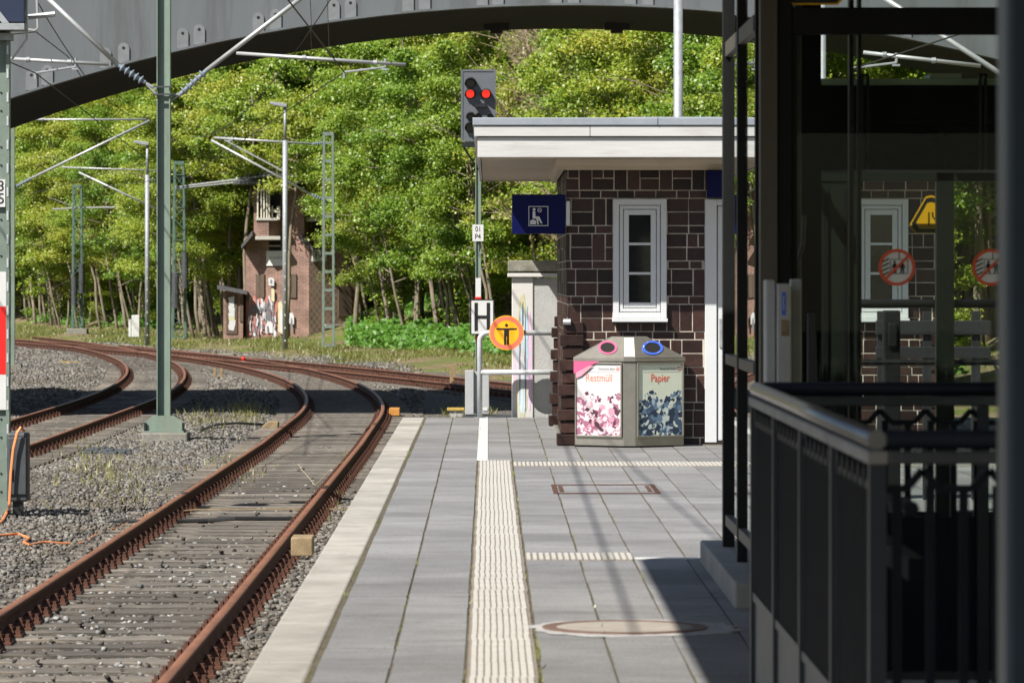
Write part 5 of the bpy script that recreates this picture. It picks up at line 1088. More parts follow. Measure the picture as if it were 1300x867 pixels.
# bay window
b = MB(); yb_ = Yh - .45; b.box(h(326.5), h(342), yb_, Yh + .5, v_(301), v_(277)); b.prism([(h(342) + .002, yb_), (h(356), Yh + .1), (h(356), Yh + .5), (h(342) + .002, Yh + .5)], 'z', v_(301), v_(277)); b.build('bay_wall', 'brick', ho)
b = MB(); b.box(h(325), h(356.5), yb_ - .1, Yh + .45, v_(304.5), v_(300)); b.box(h(325.5), h(356), yb_ - .06, Yh + .45, v_(280), v_(276.8)); b.build('bay_ledge', 'stonelt', ho)
bw = MB()
for px in (327, 331.5, 335, 338.5, 341.5): bw.box(h(px), h(px + 1.7), yb_, yb_ + .1, v_(276.7), v_(241))
bw.box(h(327), h(343), yb_ - .01, yb_ + .1, v_(243), v_(240)); bw.box(h(343.3), h(356), yb_ + .15, yb_ + .25, v_(270), v_(266)); bw.box(h(345), h(347), yb_ + .14, yb_ + .24, v_(276.7), v_(262)); bw.box(h(352), h(356), yb_ + .2, yb_ + .3, v_(276.7), v_(262))
wb_ = bw.build('window_frame', 'cream', ho); b = MB(); b.box(h(327.5), h(342.5), yb_ + .12, yb_ + .16, v_(276.7), v_(241)); b.box(h(343.3), h(356), yb_ + .3, yb_ + .34, v_(276.7), v_(241)); b.build('pane', 'darkglass', wb_)
b = MB(); onl(b, 341, 356, 306, 319, .012); b.build('dark_recess', 'darkgap', ho)
b = MB(); onl(b, 341, 356, 311.5, 313, .05); b.build('recess_bar', 'stonelt', ho)
b = MB(); onl(b, 338, 367, 318.5, 337.5, .06, .01); sb_ = b.build('name_board', 'white', ho)
cxm = h(352.5); text('FLENSBURG', .125, (cxm + nL.x * .065, fl(352.5) + nL.y * .065, v_(327.5)), 'grafk', 'name_letters', sb_, rz=math.atan2(nA.y, nA.x), sx=.95)
for px in (324.5, 365.5):
    b = MB(); onl(b, px, px + 5.2, 348, 378, .06); onl(b, px + 5.6, px + 11, 348, 378, .07); b.build('boarded_window', 'plank', ho)
def onr(b, px0, px1, py0, py1, d0=.03, d1=-.02, mi=0):
    fr_ = lambda px: Cc[1] + (D[1] - Cc[1]) * (h(px) - Cc[0]) / (D[0] - Cc[0]); n = nR
    x0, x1, y0, y1 = h(px0), h(px1), fr_(px0), fr_(px1); q = lambda x, y, d, z: (x + n.x * d, y + n.y * d, z); za, zb = v_(py1), v_(py0)
    b.add([q(x0, y0, d1, za), q(x1, y1, d1, za), q(x1, y1, d1, zb), q(x0, y0, d1, zb), q(x0, y0, d0, za), q(x1, y1, d0, za), q(x1, y1, d0, zb), q(x0, y0, d0, zb)], [(0, 1, 2, 3), (4, 7, 6, 5), (0, 4, 5, 1), (1, 5, 6, 2), (2, 6, 7, 3), (3, 7, 4, 0)], mi)
    return fr_
b = MB(); fr_ = onr(b, 395.5, 413, 317, 332, .07, .01); fb = b.build('letter_board', 'white', ho)
text('Fw', .34, (h(404) + nR.x * .075, fr_(404) + nR.y * .075, v_(324.5)), 'blk', 'board_letters', fb, rz=math.atan2(nB.y, nB.x))
b = MB(); onr(b, 428.5, 445, 365, 402, .04); b.build('brown_door', 'plank', ho)
b = MB(); onr(b, 413, 449, 415, 430, .03); b.build('dark_opening', 'darkgap', ho)
b = MB(); onr(b, 412, 452, 411.5, 414, .06); b.build('opening_sill', 'stonelt', ho)
# graffiti
r = random.Random(21); b = MB()
def dab(px, py, w, hh, mi, k, sk=0):
    pts = [(px - w + r.uniform(-.5, .5), py - hh + r.uniform(-1, 1)), (px + w * .2, py - hh * 1.15), (px + w, py - hh * .7 + r.uniform(-1, 1)), (px + w + sk, py + hh), (px + sk, py + hh * .9), (px - w + sk, py + hh * .8)]
    dd = .004 + k * .0008; b.add([(h(x) + nL.x * dd, fl(x) + nL.y * dd, v_(y)) for x, y in pts], [tuple(range(6))], mi)
k = 0
for i in range(80): dab(r.uniform(313, 352), r.uniform(383, 425) - (4 if i % 5 == 0 else 0), r.uniform(1.2, 2.6), r.uniform(3, 9), 0 if r.random() < .75 else 1, k := k + 1, r.uniform(-2, 2))
for i in range(46): dab(r.uniform(315, 350), r.uniform(384, 422), r.uniform(.5, 1.1), r.uniform(3, 9), 3, k := k + 1, r.uniform(-2, 2))
for i in range(16): dab(r.uniform(314, 350), r.uniform(384, 422), r.uniform(.5, 1.0), r.uniform(2, 7), 1, k := k + 1, r.uniform(-1.5, 1.5))
dab(357, 405, 3.5, 20, 2, k := k + 1); dab(363, 405, 3, 22, 1, k := k + 1); dab(357.5, 408, 1.6, 14, 1, k := k + 1); dab(360, 402, .8, 14, 3, k := k + 1)
dab(345, 358, 3.5, 5, 1, k := k + 1); dab(345, 358, 1.6, 3, 3, k := k + 1); dab(371, 405, 3, 7, 1, k := k + 1); dab(347, 375, 2, 8, 2, k := k + 1); dab(371, 412, 1.4, 8, 3, k + 1)
b.build('graffiti', ['grafr', 'grafw', 'grafy', 'grafk'], ho)
sh = thing('brick_shed', 'small flat roofed brick shed with a white sprayed door beside the signal house', 'shed', (h(297), Yh, zg))
b = MB(); b.box(h(283), h(308), Yh + .2, Yh + 2.2, zg - .8, v_(370)); b.build('wall', 'brick', sh)
b = MB(); b.prism([(h(276), v_(362)), (h(314), v_(370)), (h(314), v_(374)), (h(276), v_(367))], 'y', Yh - .2, Yh + 2.4); b.build('roof', 'slate', sh)
b = MB(); b.box(h(287), h(301), Yh + .16, Yh + .199, v_(424), v_(375)); d_ = b.build('door', 'plank', sh)
b = MB()
for i in range(8): y0_ = 378 + i * 5; b.prism([(h(289 + r.uniform(0, 1.5)), v_(y0_)), (h(298 + r.uniform(-1, 1)), v_(y0_ - 2)), (h(297 + r.uniform(-1, 1)), v_(y0_ + 7)), (h(290 + r.uniform(0, 1)), v_(y0_ + 6))], 'y', Yh + .15 - i * .001, Yh + .157 - i * .001, 0 if i != 5 else 1)
b.build('door_graffiti', ['grafw', 'grafy'], d_)
b = MB(); b.box(h(304), h(308.5), Yh + .15, Yh + .199, v_(408), v_(378)); b.build('side_board', 'plank', sh)

# ------------------------------------------------------------ trees
def tree_meshes(seed, H, rad, lean, trunk_r, crown0, nclust, per, leafs, fork=1, bare=False):
    r = random.Random(seed); g_ = np.random.default_rng(seed)
    b = MB(); tips = []
    for f in range(fork):
        ang = r.uniform(0, 6.28); ln = Vector((math.cos(ang) * lean, math.sin(ang) * lean, 0)) + Vector((r.uniform(-.25, -.05) * H * .25, 0, 0)) * (1 if fork > 1 else .6)
        pts = []; n = 8; base = Vector((r.uniform(-.25, .25), r.uniform(-.2, .2), -.6)) if fork > 1 else Vector((0, 0, -.6))
        for i in range(n + 1):
            t = i / n; pts.append(base + Vector((ln.x * t + r.uniform(-.1, .1) * (i > 0), ln.y * t + r.uniform(-.1, .1) * (i > 0), (H + .6) * t)))
        rs = [trunk_r * (1.25 if i == 0 else 1) * (1 - .85 * i / n) + .008 for i in range(n + 1)]
        b.tube(pts, rs, 7)
        nl = (16 if H > 5 else 9) if not bare else 34
        for k in range(nl):
            t = crown0 + (1 - crown0) * (k + r.random()) / nl; i = min(int(t * n), n - 1); p = pts[i].lerp(pts[i + 1], t * n - i)
            a = k * 2.4 + r.uniform(-.5, .5); prof = math.sin(math.pi * min(.18 + .8 * (t - crown0) / (1 - crown0), .97)) ** .7
            L = rad * prof * r.uniform(.75, 1.2); up = r.uniform(.1, .55) if not bare else r.uniform(.6, 1.4)
            d = Vector((math.cos(a), math.sin(a), up)).normalized(); q = p + d * L * .5 + Vector((0, 0, .05 * L)); e = p + d * L + Vector((0, 0, -.06 * L))
            r0 = trunk_r * (1 - .8 * t) * .42 + .008
            b.tube([p, q, e], [r0, r0 * .6, r0 * .2 + .004], 5, 0, False)
            for s_ in range(5 if not bare else 13):
                w = r.uniform(.3, 1.0); c = (p.lerp(q, w * 2) if w < .5 else q.lerp(e, w * 2 - 1)); a2 = a + r.uniform(-1.3, 1.3); d2 = Vector((math.cos(a2), math.sin(a2), r.uniform(-.15, .4) if not bare else r.uniform(.2, 1.3))); L2 = L * r.uniform(.2, .42)
                b.tube([c, c + d2 * L2], [r0 * .35 + .004, .004], 4, 0, False); tips.append(c + d2 * L2 * .5); tips.append(c + d2 * L2)
            tips.append(e)
    g0 = []
    while len(g0) < nclust: g0.append(r.choice(tips) + Vector((r.gauss(0, .12), r.gauss(0, .12), r.gauss(0, .08))))
    cen = np.array([tuple(p) for p in g0]); n = nclust * per
    c = np.repeat(cen, per, 0); cr = np.repeat(g_.uniform(.25, .68, nclust), per)
    d = g_.normal(0, 1, (n, 3)); d /= np.linalg.norm(d, axis=1)[:, None]; d *= (g_.uniform(0, 1, n) ** .45)[:, None]
    pos = c + d * cr[:, None] * np.array([1.2, 1.2, .55]); pos[:, 2] -= (d[:, 0] ** 2 + d[:, 1] ** 2) * .10
    ln = leafs * g_.uniform(.6, 1.3, n); wd_ = ln * g_.uniform(.5, .8, n)
    nrm = g_.normal(0, .6, (n, 3)) + np.array([0, -.25, .75]) + d * .45; nrm /= np.linalg.norm(nrm, axis=1)[:, None]
    t1 = np.cross(nrm, g_.normal(0, 1, (n, 3))); t1 /= np.linalg.norm(t1, axis=1)[:, None]; t2 = np.cross(nrm, t1)
    a = t1 * (ln * .5)[:, None]; w = t2 * (wd_ * .5)[:, None]; bow = nrm * (ln * .12)[:, None]
    V = np.stack([pos - a - bow, pos - w * 1.0 - a * .1, pos + a - bow, pos + w - a * .1], 1).reshape(-1, 3)
    return b, V, np.arange(4 * n).reshape(-1, 4)
KINDS_ = [ # label, height, radius, lean, trunk radius, crown start, clusters, leaves each, leaf size, stems, bare
 ('bright green leafy tree with several thin leaning stems at the front of the wood', 9.8, 2.2, 1.5, .062, .29, 290, 110, .102, 2, False),
 ('bright green leafy tree with several thin leaning stems at the front of the wood', 10.8, 2.4, 1.9, .075, .32, 310, 110, .104, 1, False),
 ('bright green leafy tree with several thin leaning stems at the front of the wood', 8.8, 2.0, 1.4, .052, .28, 270, 110, .10, 3, False),
 ('tall light green tree standing deeper in the wooded slope', 11.5, 2.8, .9, .12, .20, 460, 110, .115, 1, False),
 ('tall light green tree standing deeper in the wooded slope', 10.0, 3.0, .7, .11, .15, 460, 110, .115, 1, False),
 ('bare brown twiggy tree not yet in leaf on the slope', 10.5, 2.9, .6, .09, .2, 260, 12, .11, 3, True),
 ('broad leafy tree hanging over the roof of the brick signal house', 9.6, 2.7, .8, .10, .60, 200, 92, .12, 1, False),
 ('young leafy sapling between the trunks at the front of the wood', 4.6, 1.25, .8, .03, .18, 90, 50, .145, 2, False)]
protos = []
for i, (lab, H, rad, lean, tr, c0_, ncl, per, lf, fork, bare) in enumerate(KINDS_):
    bb, V, Fq = tree_meshes(40 + i, H, rad, lean, tr, c0_, ncl, per, lf, fork, bare)
    t = thing('woodland_tree', lab, 'tree', (0, 0, 0), 'bare trees on the slope' if bare else 'trees of the wooded slope' if H > 5 else 'saplings at the edge of the wood')
    bb.build('trunk', 'bark' if not bare else 'twig', t, fix=False, smooth=True)
    np_mesh('crown', V, Fq, 'leaf' if not bare else 'budding', t)
    protos.append(t)
used = [False] * len(protos); ntree = 0
def place(i, x, y, z, rz, s):
    global ntree
    o = protos[i] if not used[i] else copy_tree(protos[i]); used[i] = True
    o.location = (x, y, z); o.rotation_euler = (0, 0, rz); o.scale = (s, s, s * random.uniform(.92, 1.08)); ntree += 1
rt = random.Random(77)
house_px = (270, 455)
for row, (d0_, step, kinds, smin, smax) in enumerate(((11.2, 2.1, (0, 1, 2), .8, 1.15), (12.3, 4.2, (7,), .6, 1.2), (13.6, 2.3, (0, 1, 3), .9, 1.2), (17.5, 2.9, (3, 4, 1), .9, 1.25), (23, 3.6, (3, 4), .95, 1.3), (30, 4.6, (3, 4), 1.0, 1.35), (39, 6.0, (3, 4), 1.0, 1.4), (50, 8.0, (3, 4), 1.1, 1.5))):
    Y = 105 + rt.uniform(0, 2)
    while Y < 300:
        y = Y + rt.uniform(-.5, .5) * step; x = float(x_far(y)) + d0_ + rt.uniform(-.5, .5) * min(step, 2.4); px = VX + FPX * x / y
        Y += step * rt.uniform(.7, 1.3) / 1.12
        if not (-70 < px < 1320): continue
        if row < 3 and 262 < px < 492 and y < Yh + 7: continue
        if row >= 3 and 300 < px < 440 and y < Yh + 6.5: continue
        z = gzf(x, y); bare = (row != 1 and (650 if row > 2 else 715) < px < 800 and rt.random() < .85) or (row in (3, 4) and -10 < px < 75 and rt.random() < .5)
        i = 5 if bare else rt.choice(kinds)
        if row == 0: rz = rt.uniform(-.5, .5)
        else: rz = rt.uniform(0, 6.28)
        place(i, x, y, min(z, 40), rz, rt.uniform(smin, smax))
# a few trees lean in front of and beside the signal house
for (px, Yt, k, s_) in ((288, 172.5, 6, 1.0), (452, 166.4, 6, 1.0), (363.5, 165.4, 6, .93), (308, 169.6, 6, 1.02), (340, 175.5, 6, 1.15), (486, 158, 2, .9), (470, 168.5, 0, .9), (262, 172, 1, 1.0), (248, 171, 0, .95), (275, 175, 1, 1.05), (300, 176, 3, 1.0), (340, 177, 3, 1.05), (385, 176, 4, 1.0), (425, 176, 3, 1.05)):
    x = PX(px, Yt); place(k, x, Yt, gzf(x, Yt), rt.uniform(-.4, .4), s_)
print('TREES', ntree)
# fresh undergrowth at the foot of the wood
n = 26000; Yu = rng.uniform(100, 160, n); Xu = x_far(Yu) + 9.6 + rng.normal(0, .8, n); pxu = VX + FPX * Xu / Yu
n2 = 26000; Yv = rng.uniform(158, 215, n2); Xv = x_far(Yv) + 11 + rng.gamma(2, 1.6, n2); Xu = np.concatenate([Xu, Xv]); Yu = np.concatenate([Yu, Yv]); pxu = VX + FPX * Xu / Yu
dens = lump(Xu * 1.3, Yu * 1.1); k = (((pxu > 440) & (pxu < 1300)) | (pxu < 265)) & (dens + rng.normal(0, .3, len(Xu)) > np.where(pxu > 400, -.5, .1)); Xu, Yu, dens = Xu[k], Yu[k], dens[k]
hz = np.clip(.35 + .55 * (dens + .4), .15, 1.0) * rng.uniform(.15, 1, len(Xu)) * np.where(Yu > 157, .6, 1)
n = len(Xu); pos = np.stack([Xu, Yu, gz(Xu, Yu) + hz], -1); nr = rng.normal(0, .5, (n, 3)) + [0, -.3, .9]; nr /= np.linalg.norm(nr, axis=1)[:, None]
t1 = np.cross(nr, rng.normal(0, 1, (n, 3))); t1 /= np.linalg.norm(t1, axis=1)[:, None]; t2 = np.cross(nr, t1); ln = rng.uniform(.12, .26, n)
a = t1 * (ln * .5)[:, None]; w = t2 * (ln * .3)[:, None]
tag(np_mesh('undergrowth', np.stack([pos - a, pos - w, pos + a, pos + w], 1).reshape(-1, 3), np.arange(4 * n).reshape(-1, 4), 'fern'), 'fresh green leafy undergrowth along the foot of the wood', None, kind='stuff')

# ------------------------------------------------------------ glass lift
lf = thing('lift', 'dark framed glass platform lift standing on a grey step', 'lift', (2.3, 22.6, 0))
LX0, LX1, LY0, LY1 = 1.30, 3.30, 21.05, 24.0; LT = 4.3
b = MB(); b.box(1.19, 3.4, 20.92, 24.35, -.01, .12); b.build('base_step', 'body', lf, bevel=.012)
def post(x0, x1, y0, y1, m='frame', z1=LT): b = MB(); b.box(x0, x1, y0, y1, .121, z1); return b.build('post', m, lf, bevel=.004)
post(1.285, 1.345, 23.72, 23.82); post(1.290, 1.333, 22.45, 22.52); post(1.302, 1.322, 21.14, 21.2)
post(1.318, 1.402, 21.0, 21.12, 'framepale'); post(1.404, 1.472, 21.02, 21.12)  # one corner post: skylight on its left half put into a paler colour
post(3.22, 3.30, 21.0, 21.12); post(3.22, 3.30, 23.9, 24.0)
for zc, hh in ((.268, .03), (1.15, .028), (2.84, .04), (4.2, .06)):
    for ya, yb in ((21.21, 22.448), (22.522, 23.718)): b = MB(); b.box(1.296, 1.34, ya, yb, zc - hh, zc + hh); b.build('side_transom', 'framepale', lf, bevel=.003)
for za, zc in ((2.775, 2.905), (4.1, LT)): b = MB(); b.box(1.474, 3.218, 21.03, 21.12, za, zc); b.build('front_beam', 'frame', lf, bevel=.004)
b = MB(); b.box(1.474, 3.218, 21.035, 21.115, .121, .2); b.box(1.474, 1.50, 21.04, 21.11, .2, 2.774); b.build('front_sill', 'frame', lf)
b = MB(); b.box(1.317, 1.321, 21.205, 22.446, .122, LT - .1); b.box(1.317, 1.321, 22.524, 23.716, .122, LT - .1); b.build('side_glass', 'glass', lf)
b = MB(); b.box(1.5, 3.218, 21.07, 21.076, .2, 2.774); b.box(1.5, 3.218, 21.07, 21.076, 2.906, 4.1); b.build('front_glass', 'glass_front', lf)
b = MB(); b.box(3.25, 3.256, 21.13, 23.89, .122, LT - .1); b.build('right_glass', 'glass_front', lf)
YR = 24.0; rx = lambda px: PX(px, YR); rz_ = lambda py: PZ(py, YR)
b = MB(); b.box(1.346, rx(1090), YR - .05, YR, .121, rz_(217)); b.box(rx(1187), rx(1210), YR - .06, YR, .121, rz_(217)); b.box(1.346, 3.21, YR - .06, YR + .001, rz_(231), rz_(217)); b.box(rx(1090) + .001, rx(1187) - .001, YR - .05, YR, .121, .30); b.box(rx(1210) + .001, 3.21, YR - .05, YR, .121, .30); b.build('rear_panel', 'liftback', lf, bevel=.004)
b = MB(); b.box(rx(1020), rx(1022), YR - .07, YR - .052, .3, rz_(240)); b.box(rx(1045), rx(1050), YR - .07, YR - .052, .3, rz_(240)); b.box(rx(1070), rx(1074), YR - .07, YR - .052, .3, rz_(240)); b.build('panel_rib', 'frame', lf)
b = MB(); b.box(rx(1090), 3.2, YR - .03, YR - .024, .3, rz_(231)); b.build('rear_glass', 'glass_front', lf)
Ym_ = 22.3; mx_ = lambda px: PX(px, Ym_); mz_ = lambda py: PZ(py, Ym_)
b = MB(); b.box(mx_(1040), 3.2, Ym_, Ym_ + .6, mz_(216), mz_(109)); 
b.box(mx_(1060), mx_(1280), Ym_ - .05, Ym_ - .001, mz_(158), mz_(153))
b.build('door_gear_housing', 'liftdark', lf)
rr_ = random.Random(5); b = MB()
for i in range(26): x = mx_(rr_.uniform(1060, 1270)); z = mz_(rr_.uniform(165, 212)); w = rr_.uniform(.02, .07); b.box(x - w, x + w, Ym_ - .06 - rr_.uniform(0, .03), Ym_ - .052, z - w * .5, z + w * .5)
for px, py in ((1105, 203), (1120, 203), (1205, 175), (1180, 180)): b.disc((mx_(px), Ym_ - .10, mz_(py)), .035, .04, 20, r2=.018)
b.build('door_gear', 'frame', lf)
b = MB(); b.box(mx_(1040), 3.2, Ym_ - .02, Ym_ + .62, mz_(109) + .002, mz_(109) + .035); b.box(mx_(1180), mx_(1220), Ym_ - .03, Ym_ + .3, mz_(109) + .037, mz_(109) + .06); b.build('housing_top', 'pale_green', lf)
b = MB()
for px in (1091, 1240): b.box(mx_(px), mx_(px + 3.5), Ym_ - .1, Ym_ - .06, mz_(216), mz_(95)); b.box(mx_(px + 7), mx_(px + 10.5), Ym_ - .1, Ym_ - .06, mz_(216), mz_(95)); b.box(mx_(px), mx_(px + 10.5), Ym_ - .1, Ym_ - .06, mz_(98), mz_(95))
b.box(mx_(1068), mx_(1073.5), Ym_ - .5, Ym_ - .4, .12, LT); b.box(mx_(1079), mx_(1083), Ym_ - .5, Ym_ - .4, .12, LT); b.build('guide_rail', 'black', lf)
b = MB(); b.box(1.48, 1.66, 21.6, 21.9, .12, LT - .1); b.build('shaft_column', 'liftdark', lf)
b = MB(); b.tube([(1.53, 21.45, .12), (1.53, 21.45, LT - .1)], .02, 8); b.tube([(1.56, 21.4, 1.9), (1.55, 21.38, 1.75), (1.50, 21.4, 1.6), (1.53, 21.4, 1.4)], .012, 6); b.build('shaft_cable', 'dkcab', lf)
b = MB(); b.box(1.26, 3.34, 20.96, 24.06, LT, LT + .25); b.build('lift_roof', 'frame', lf)
# stickers on the lift glass
def fire_sticker(px, py):
    Yk = 21.06; c = Vector((PX(px, Yk), Yk, PZ(py, Yk))); s_ = 23.5 * Yk / FPX
    t = thing('lift_fire_sticker', 'round red no lift sticker ' + ('in front of the far window' if px < 1200 else 'beside the blue grey column'), 'sticker', c, 'round stickers on the lift glass')
    b = MB(); b.disc(c, s_ * .98, .004, 36); b.build('sticker_face', 'sticker_white', t)
    b = MB(); y = Yk - .002
    for (x0, x1, z0, z1) in ((-.36, .60, -.36, -.33), (-.36, .60, .42, .45), (-.36, -.33, -.33, .42), (.57, .60, -.33, .42), (.10, .14, .45, .80), (.09, .15, .5, .58)): b.box(c.x + x0 * s_, c.x + x1 * s_, y, y + .0015, c.z + z0 * s_, c.z + z1 * s_)
    for dx in (-.12, .30):
        b.disc((c.x + dx * s_, y, c.z + .30 * s_), .065 * s_, .0015, 12)
        b.prism([(c.x + (dx + u_) * s_, c.z + w_ * s_) for u_, w_ in ((-.06, .22), (.06, .22), (.17, -.02), (.12, -.05), (.06, .08), (.11, -.32), (.04, -.32), (0, -.08), (-.05, -.32), (-.12, -.32), (-.06, .08), (-.12, -.05), (-.17, -.02))], 'y', y, y + .0015)
    for i in range(4):
        z = .44 - i * .24; pr = [(-.80, z - .13), (-.70, z - .05), (-.60, z - .04), (-.52, z + .04), (-.42, z + .06)]
        for a_, e_ in zip(pr, pr[1:]): b.bar((c.x + a_[0] * s_, y, c.z + a_[1] * s_), (c.x + e_[0] * s_, y, c.z + e_[1] * s_), .0015, .075 * s_, up=(0, 0, 1)) if False else b.prism([(c.x + a_[0] * s_, c.z + a_[1] * s_), (c.x + e_[0] * s_, c.z + e_[1] * s_), (c.x + e_[0] * s_, c.z + (e_[1] - .085) * s_), (c.x + a_[0] * s_, c.z + (a_[1] - .085) * s_)], 'y', y, y + .0015)
    b.build('pictogram', 'blk', t)
    b = MB(); b.disc(c + Vector((0, -.005, 0)), s_, .003, 40, r2=s_ * .83); d = .62; b.prism([(c.x + s_ * u_, c.z + s_ * w_) for u_, w_ in ((-.64, -.54), (-.54, -.64), (.64, .54), (.54, .64))], 'y', y - .003, y - .001); b.build('ban_ring', 'stickred', t)
fire_sticker(1138.5, 339.5); fire_sticker(1257.5, 339.5)
def tri_sign(name, label, px, py, s_, Yk, bus=False):
    c = Vector((PX(px, Yk), Yk, PZ(py, Yk))); t = thing(name, label, 'sign', c)
    def tri(k): 
        R_ = s_ * k; out = []
        for a in (90, 210, 330):
            for da in (-14, 0, 14): rr2 = R_ * (.93 if da else .96); out.append((c.x + rr2 * math.cos(R(a + da)) , c.z + rr2 * math.sin(R(a + da))))
        return out[::1]
    b = MB(); b.prism(tri(1), 'y', Yk, Yk + .004); b.build('sign_plate', 'warn', t)
    b = MB(); b.prism(tri(.92), 'y', Yk - .003, Yk - .001); b.build('black_triangle', 'blk', t)
    b = MB(); b.prism(tri(.70), 'y', Yk - .006, Yk - .004); b.build('yellow_field', 'warn', t)
    b = MB(); y = Yk - .009
    if not bus: b.box(c.x - .13 * s_, c.x - .08 * s_, y, y + .0015, c.z - .32 * s_, c.z + .25 * s_); b.prism([(c.x + u_ * s_, c.z + w_ * s_) for u_, w_ in ((.03, .25), (.08, .25), (.08, .08), (.22, -.08), (.22, -.32), (.17, -.32), (.17, -.10), (.03, .06))], 'y', y, y + .0015)
    else: b.disc((c.x + .06, y, c.z - .28 * s_), .03, .0015, 12); b.prism([(c.x + .0, c.z - .42 * s_), (c.x + .13, c.z - .42 * s_), (c.x + .10, c.z - .33 * s_), (c.x + .03, c.z - .33 * s_)], 'y', y, y + .0015)
    b.build('symbol', 'blk', t)
tri_sign('narrowing_sign', 'yellow warning triangle with narrowing lane symbol behind the lift glass', 1182, 277, .132, 24.2)
tri_sign('lift_top_sticker', 'yellow warning triangle at the top of the lift front', 1034, -22, .17, 21.06, True)

# call station in front of the lift post
cs = thing('call_station', 'grey lift call pillar with wheelchair plate beside the lift post', 'call station', (1.4, 20.3, 0))
Yc = 20.3; q_ = lambda px: PX(px, Yc); k_ = lambda py: PZ(py, Yc)
b = MB(); b.prism([(q_(973), .003), (q_(985), .003), (q_(985), k_(360)), (q_(983), k_(355)), (q_(972), k_(355))], 'y', Yc, Yc + .18); b.build('side_pillar', 'greycab', cs, bevel=.008)
b = MB(); b.prism([(q_(985) + .002, .003), (q_(1006), .003), (q_(1003), k_(364)), (q_(1001), k_(360)), (q_(986), k_(360))], 'y', Yc - .05, Yc + .12); b.build('front_pillar', 'greycab', cs, bevel=.006)
b = MB(); b.box(q_(1007), q_(1021), Yc + .16, Yc + .26, .003, k_(354)); b.build('rear_pillar', 'greycab', cs, bevel=.008)
b = MB(); b.box(q_(991.5), q_(996.5), Yc - .053, Yc - .051, k_(400), k_(371)); b.build('wheelchair_plate', 'binblue', cs)
b = MB(); y = Yc - .056; wx, wz = q_(994), k_(388); b.disc((wx - .001, y, wz - .012), .007, .0015, 14, r2=.005); b.disc((wx, y, wz + .04), .0035, .0015, 10); b.box(wx - .003, wx, y, y + .0015, wz, wz + .033); b.box(wx, wx + .006, y, y + .0015, wz - .002, wz + .002); b.build('wheelchair_symbol', 'white', cs)
b = MB(); b.box(q_(991), q_(1000), Yc - .056, Yc - .051, k_(426), k_(406)); b.build('button_plate', 'timber', cs)
b = MB(); b.prism([(q_(1020), .003), (q_(1042), .003), (q_(1029), k_(397)), (q_(1020), k_(397))], 'y', Yc - .3, Yc - .22); tag(b.build('dark_wing_panel', 'black'), 'black tapered side panel right of the call pillar', 'panel')
gr = thing('guard_rail', 'dark curved guard rail with short posts behind the lift', 'railing', (2.4, 26, 0))
Yg_ = 25.2; gq = lambda px: PX(px, Yg_); gk = lambda py: PZ(py, Yg_)
b = MB(); b.tube([(gq(1029), Yg_, 0.003), (gq(1029), Yg_, gk(402))] + [(gq(1029) + .075 * (1 - math.cos(a)), Yg_, gk(402) + .075 * math.sin(a)) for a in (.4, .8, 1.2, 1.57)] + [(gq(1420), Yg_, gk(386))], .026, 10); b.build('top_rail', 'frame', gr, smooth=True)
b = MB(); b.tube([(gq(1310), Yg_, .003), (gq(1310), Yg_, gk(388))], .024, 8); b.tube([(gq(1320), Yg_, gk(460)), (gq(1040), Yg_, gk(460))], .018, 8); b.build('rail_post', 'frame', gr)
be = thing('platform_bench', 'dark slatted waiting bench between the lift and the kiosk', 'bench', (3.1, 31, 0))
Yb_ = 31; bq = lambda px: PX(px, Yb_); bk_ = lambda py: PZ(py, Yb_)
for (a, c, e, f) in ((1112, 1258, 425, 407), (1112, 1258, 455, 440)): b = MB(); b.box(bq(a), bq(c), Yb_, Yb_ + .03, bk_(e), bk_(f)); b.build('back_slat', 'bench', be, bevel=.005)
b = MB()
for i in range(4): b.box(bq(1112), bq(1258), Yb_ + .06 + i * .11, Yb_ + .15 + i * .11, .43, .46)
b.build('seat', 'bench', be)
for px in (1178, 1240, 1120):
    b = MB(); b.box(bq(px) - .03, bq(px) + .03, Yb_ + .032, Yb_ + .09, .003, bk_(395)); b.build('support', 'bench', be)
b = MB(); x = PX(1131, 29); b.box(x - .055, x + .055, 28.9, 29.05, .003, PZ(394, 29)); b.box(x - .03, x + .03, 28.87, 28.899, PZ(440, 29), PZ(410, 29)); tag(b.build('grey_post', 'frame', None, bevel=.01), 'short square grey post in front of the bench', 'post')

# ------------------------------------------------------------ stairwell railing
ra = thing('stair_railing', 'dark wrought railing with zigzag ornament round the stairs to the underpass', 'railing', (1.03, 13.5, 0))
RX0, RX1, RY0, RY1 = 1.005, 3.55, 11.2, 16.25; hz_ = 1.2; sk = .0
b = MB(); b.tube([(RX0, RY1, hz_ - .022), (RX0, RY0, hz_ - .022)], .026, 12); b.build('handrail', 'handrail', ra, smooth=True)  # sky sheen put into the colour of this run; the cross runs stay dark
for yy in (RY0, RY1): b = MB(); b.tube([(RX0 + .027, yy, hz_ - .022), (RX1, yy, hz_ - .022)], .026, 12); b.build('handrail', 'railing', ra, smooth=True)
b = MB(); b.box(RX0 - .028, RX0 + .028, RY0 - .028, RY1 + .028, hz_ - .085, hz_ - .050); b.build('flat_rail', 'body', ra, bevel=.006); b = MB(); b.box(RX0 + .029, RX1, RY0 - .028, RY0 + .028, hz_ - .085, hz_ - .050); b.build('flat_rail', 'railpanel', ra, bevel=.006); b = MB(); b.box(RX0 + .029, RX1, RY1 - .028, RY1 + .028, hz_ - .085, hz_ - .05); b.build('flat_rail', 'railpanel', ra, bevel=.006)  # side run coloured paler to stand for sky light on it
b = MB()
ysp = [RY0 + (RY1 - RY0) * i / 4 for i in range(5)]
rp_ = lambda *a: MB().box(*a).build('railing_post', 'railpost', ra)
for y in ysp: rp_(RX0 - .022, RX0 + .022, y - .025, y + .025, .003, hz_ - .086)
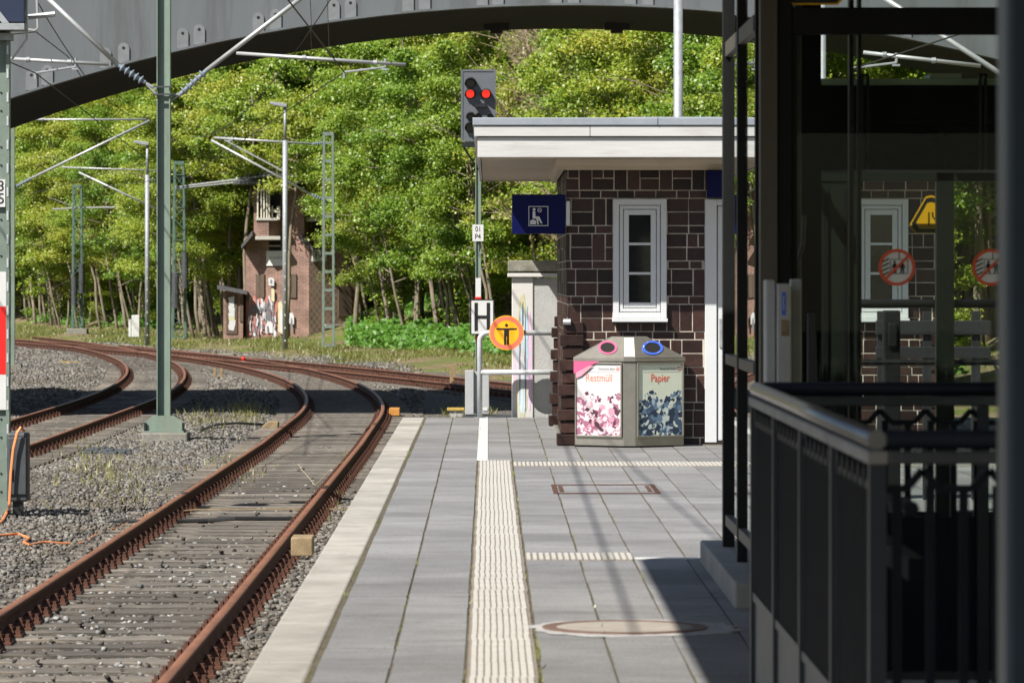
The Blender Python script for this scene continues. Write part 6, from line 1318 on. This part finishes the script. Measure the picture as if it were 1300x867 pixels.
for i in range(1, 4): x = RX0 + (RX1 - RX0) * i / 3; rp_(x - .022, x + .022, RY0 - .022, RY0 + .022, .003, hz_ - .086); rp_(x - .022, x + .022, RY1 - .022, RY1 + .022, .003, hz_ - .086)
b = MB(); zb_ = .41; pitch = .086
for axis, (f0, f1, cst) in (('y', (RY0, RY1, RX0)), ('x', (RX0, RX1, RY0)), ('x', (RX0, RX1, RY1))):
    u = f0 + pitch * .6
    while u < f1 - .03:
        bb_ = b if cst == RY1 else MB()
        if axis == 'y': bb_.box(cst - .008, cst + .008, u - .008, u + .008, zb_, 1.06)
        else: bb_.box(u - .012, u + .012, cst - .008, cst + .008, .12, 1.06)
        if cst != RY1: bb_.build('bar', 'railing', ra)
        u += pitch
tag(b.build('far_bars', 'railing', ra), kind='stuff')
b = MB()
for axis, (f0, f1, cst) in (('y', (RY0, RY1, RX0)), ('x', (RX0, RX1, RY0)), ('x', (RX0, RX1, RY1))):
    u = f0; pts = []
    while u < f1 - .001:
        for du, z in ((0, 1.052), (.075, 1.052), (.118, 1.10), (.16, 1.055)): pts.append((min(u + du, f1), z))
        u += .172
    for (u0, z0), (u1, z1) in zip(pts, pts[1:]):
        if u1 - u0 < .004: continue
        if axis == 'y': b.bar((cst, u0, z0), (cst, u1, z1), .022, .020)
        else: b.bar((u0, cst, z0), (u1, cst, z1), .022, .020)
b.build('zigzag_ornament', 'railing', ra)
b = MB(); b.box(RX0 - .015, RX0 + .015, RY0, RY1, .39, .42); b.box(RX0, RX1, RY0 - .015, RY0 + .015, .09, .12); b.box(RX0, RX1, RY1 - .015, RY1 + .015, .09, .12); b.build('bottom_rail', 'railpanel', ra)
b = MB()
for y0, y1 in zip(ysp, ysp[1:]): b.box(RX0 - .006, RX0 + .006, y0 + .03, y1 - .03, .06, .388)
b.build('kick_panel', 'railpanel', ra)
b = MB(); b.box(RX0 + .1, RX0 + .14, RY0 + .2, RY1 - .2, .8, .86); b.tube([(RX0 + .09, RY0, 1.0), (RX0 + .09, RY1, 1.0)], .02, 8); b.build('inner_handrail', 'railing', ra)
b = MB(); b.box(RX0 + .03, RX1, RY1 - .006, RY1 + .006, .121, .70); b.build('kick_panel', 'railing', ra)

# ------------------------------------------------------------ platform roof over the near platform (its shade lies on the paving)
ca = thing('platform_canopy', 'platform roof on blue grey columns just above the viewer', 'platform roof', (1.0, 8, 0))
CH = 3.45
b = MB(); b.box(-1.38, 6.6, -14, 22.15, CH, CH + .3); b.build('roof', 'canopy', ca)
b = MB(); x0 = PX(1278, 8); b.box(x0, x0 + .16, 8, 8.16, .003, CH - .002); b.build('column', 'column', ca, bevel=.012)
for yy in (-8, 0): b = MB(); b.box(x0 + 1.2, x0 + 1.36, yy, yy + .16, .003, CH - .002); b.build('column', 'column', ca, bevel=.012)
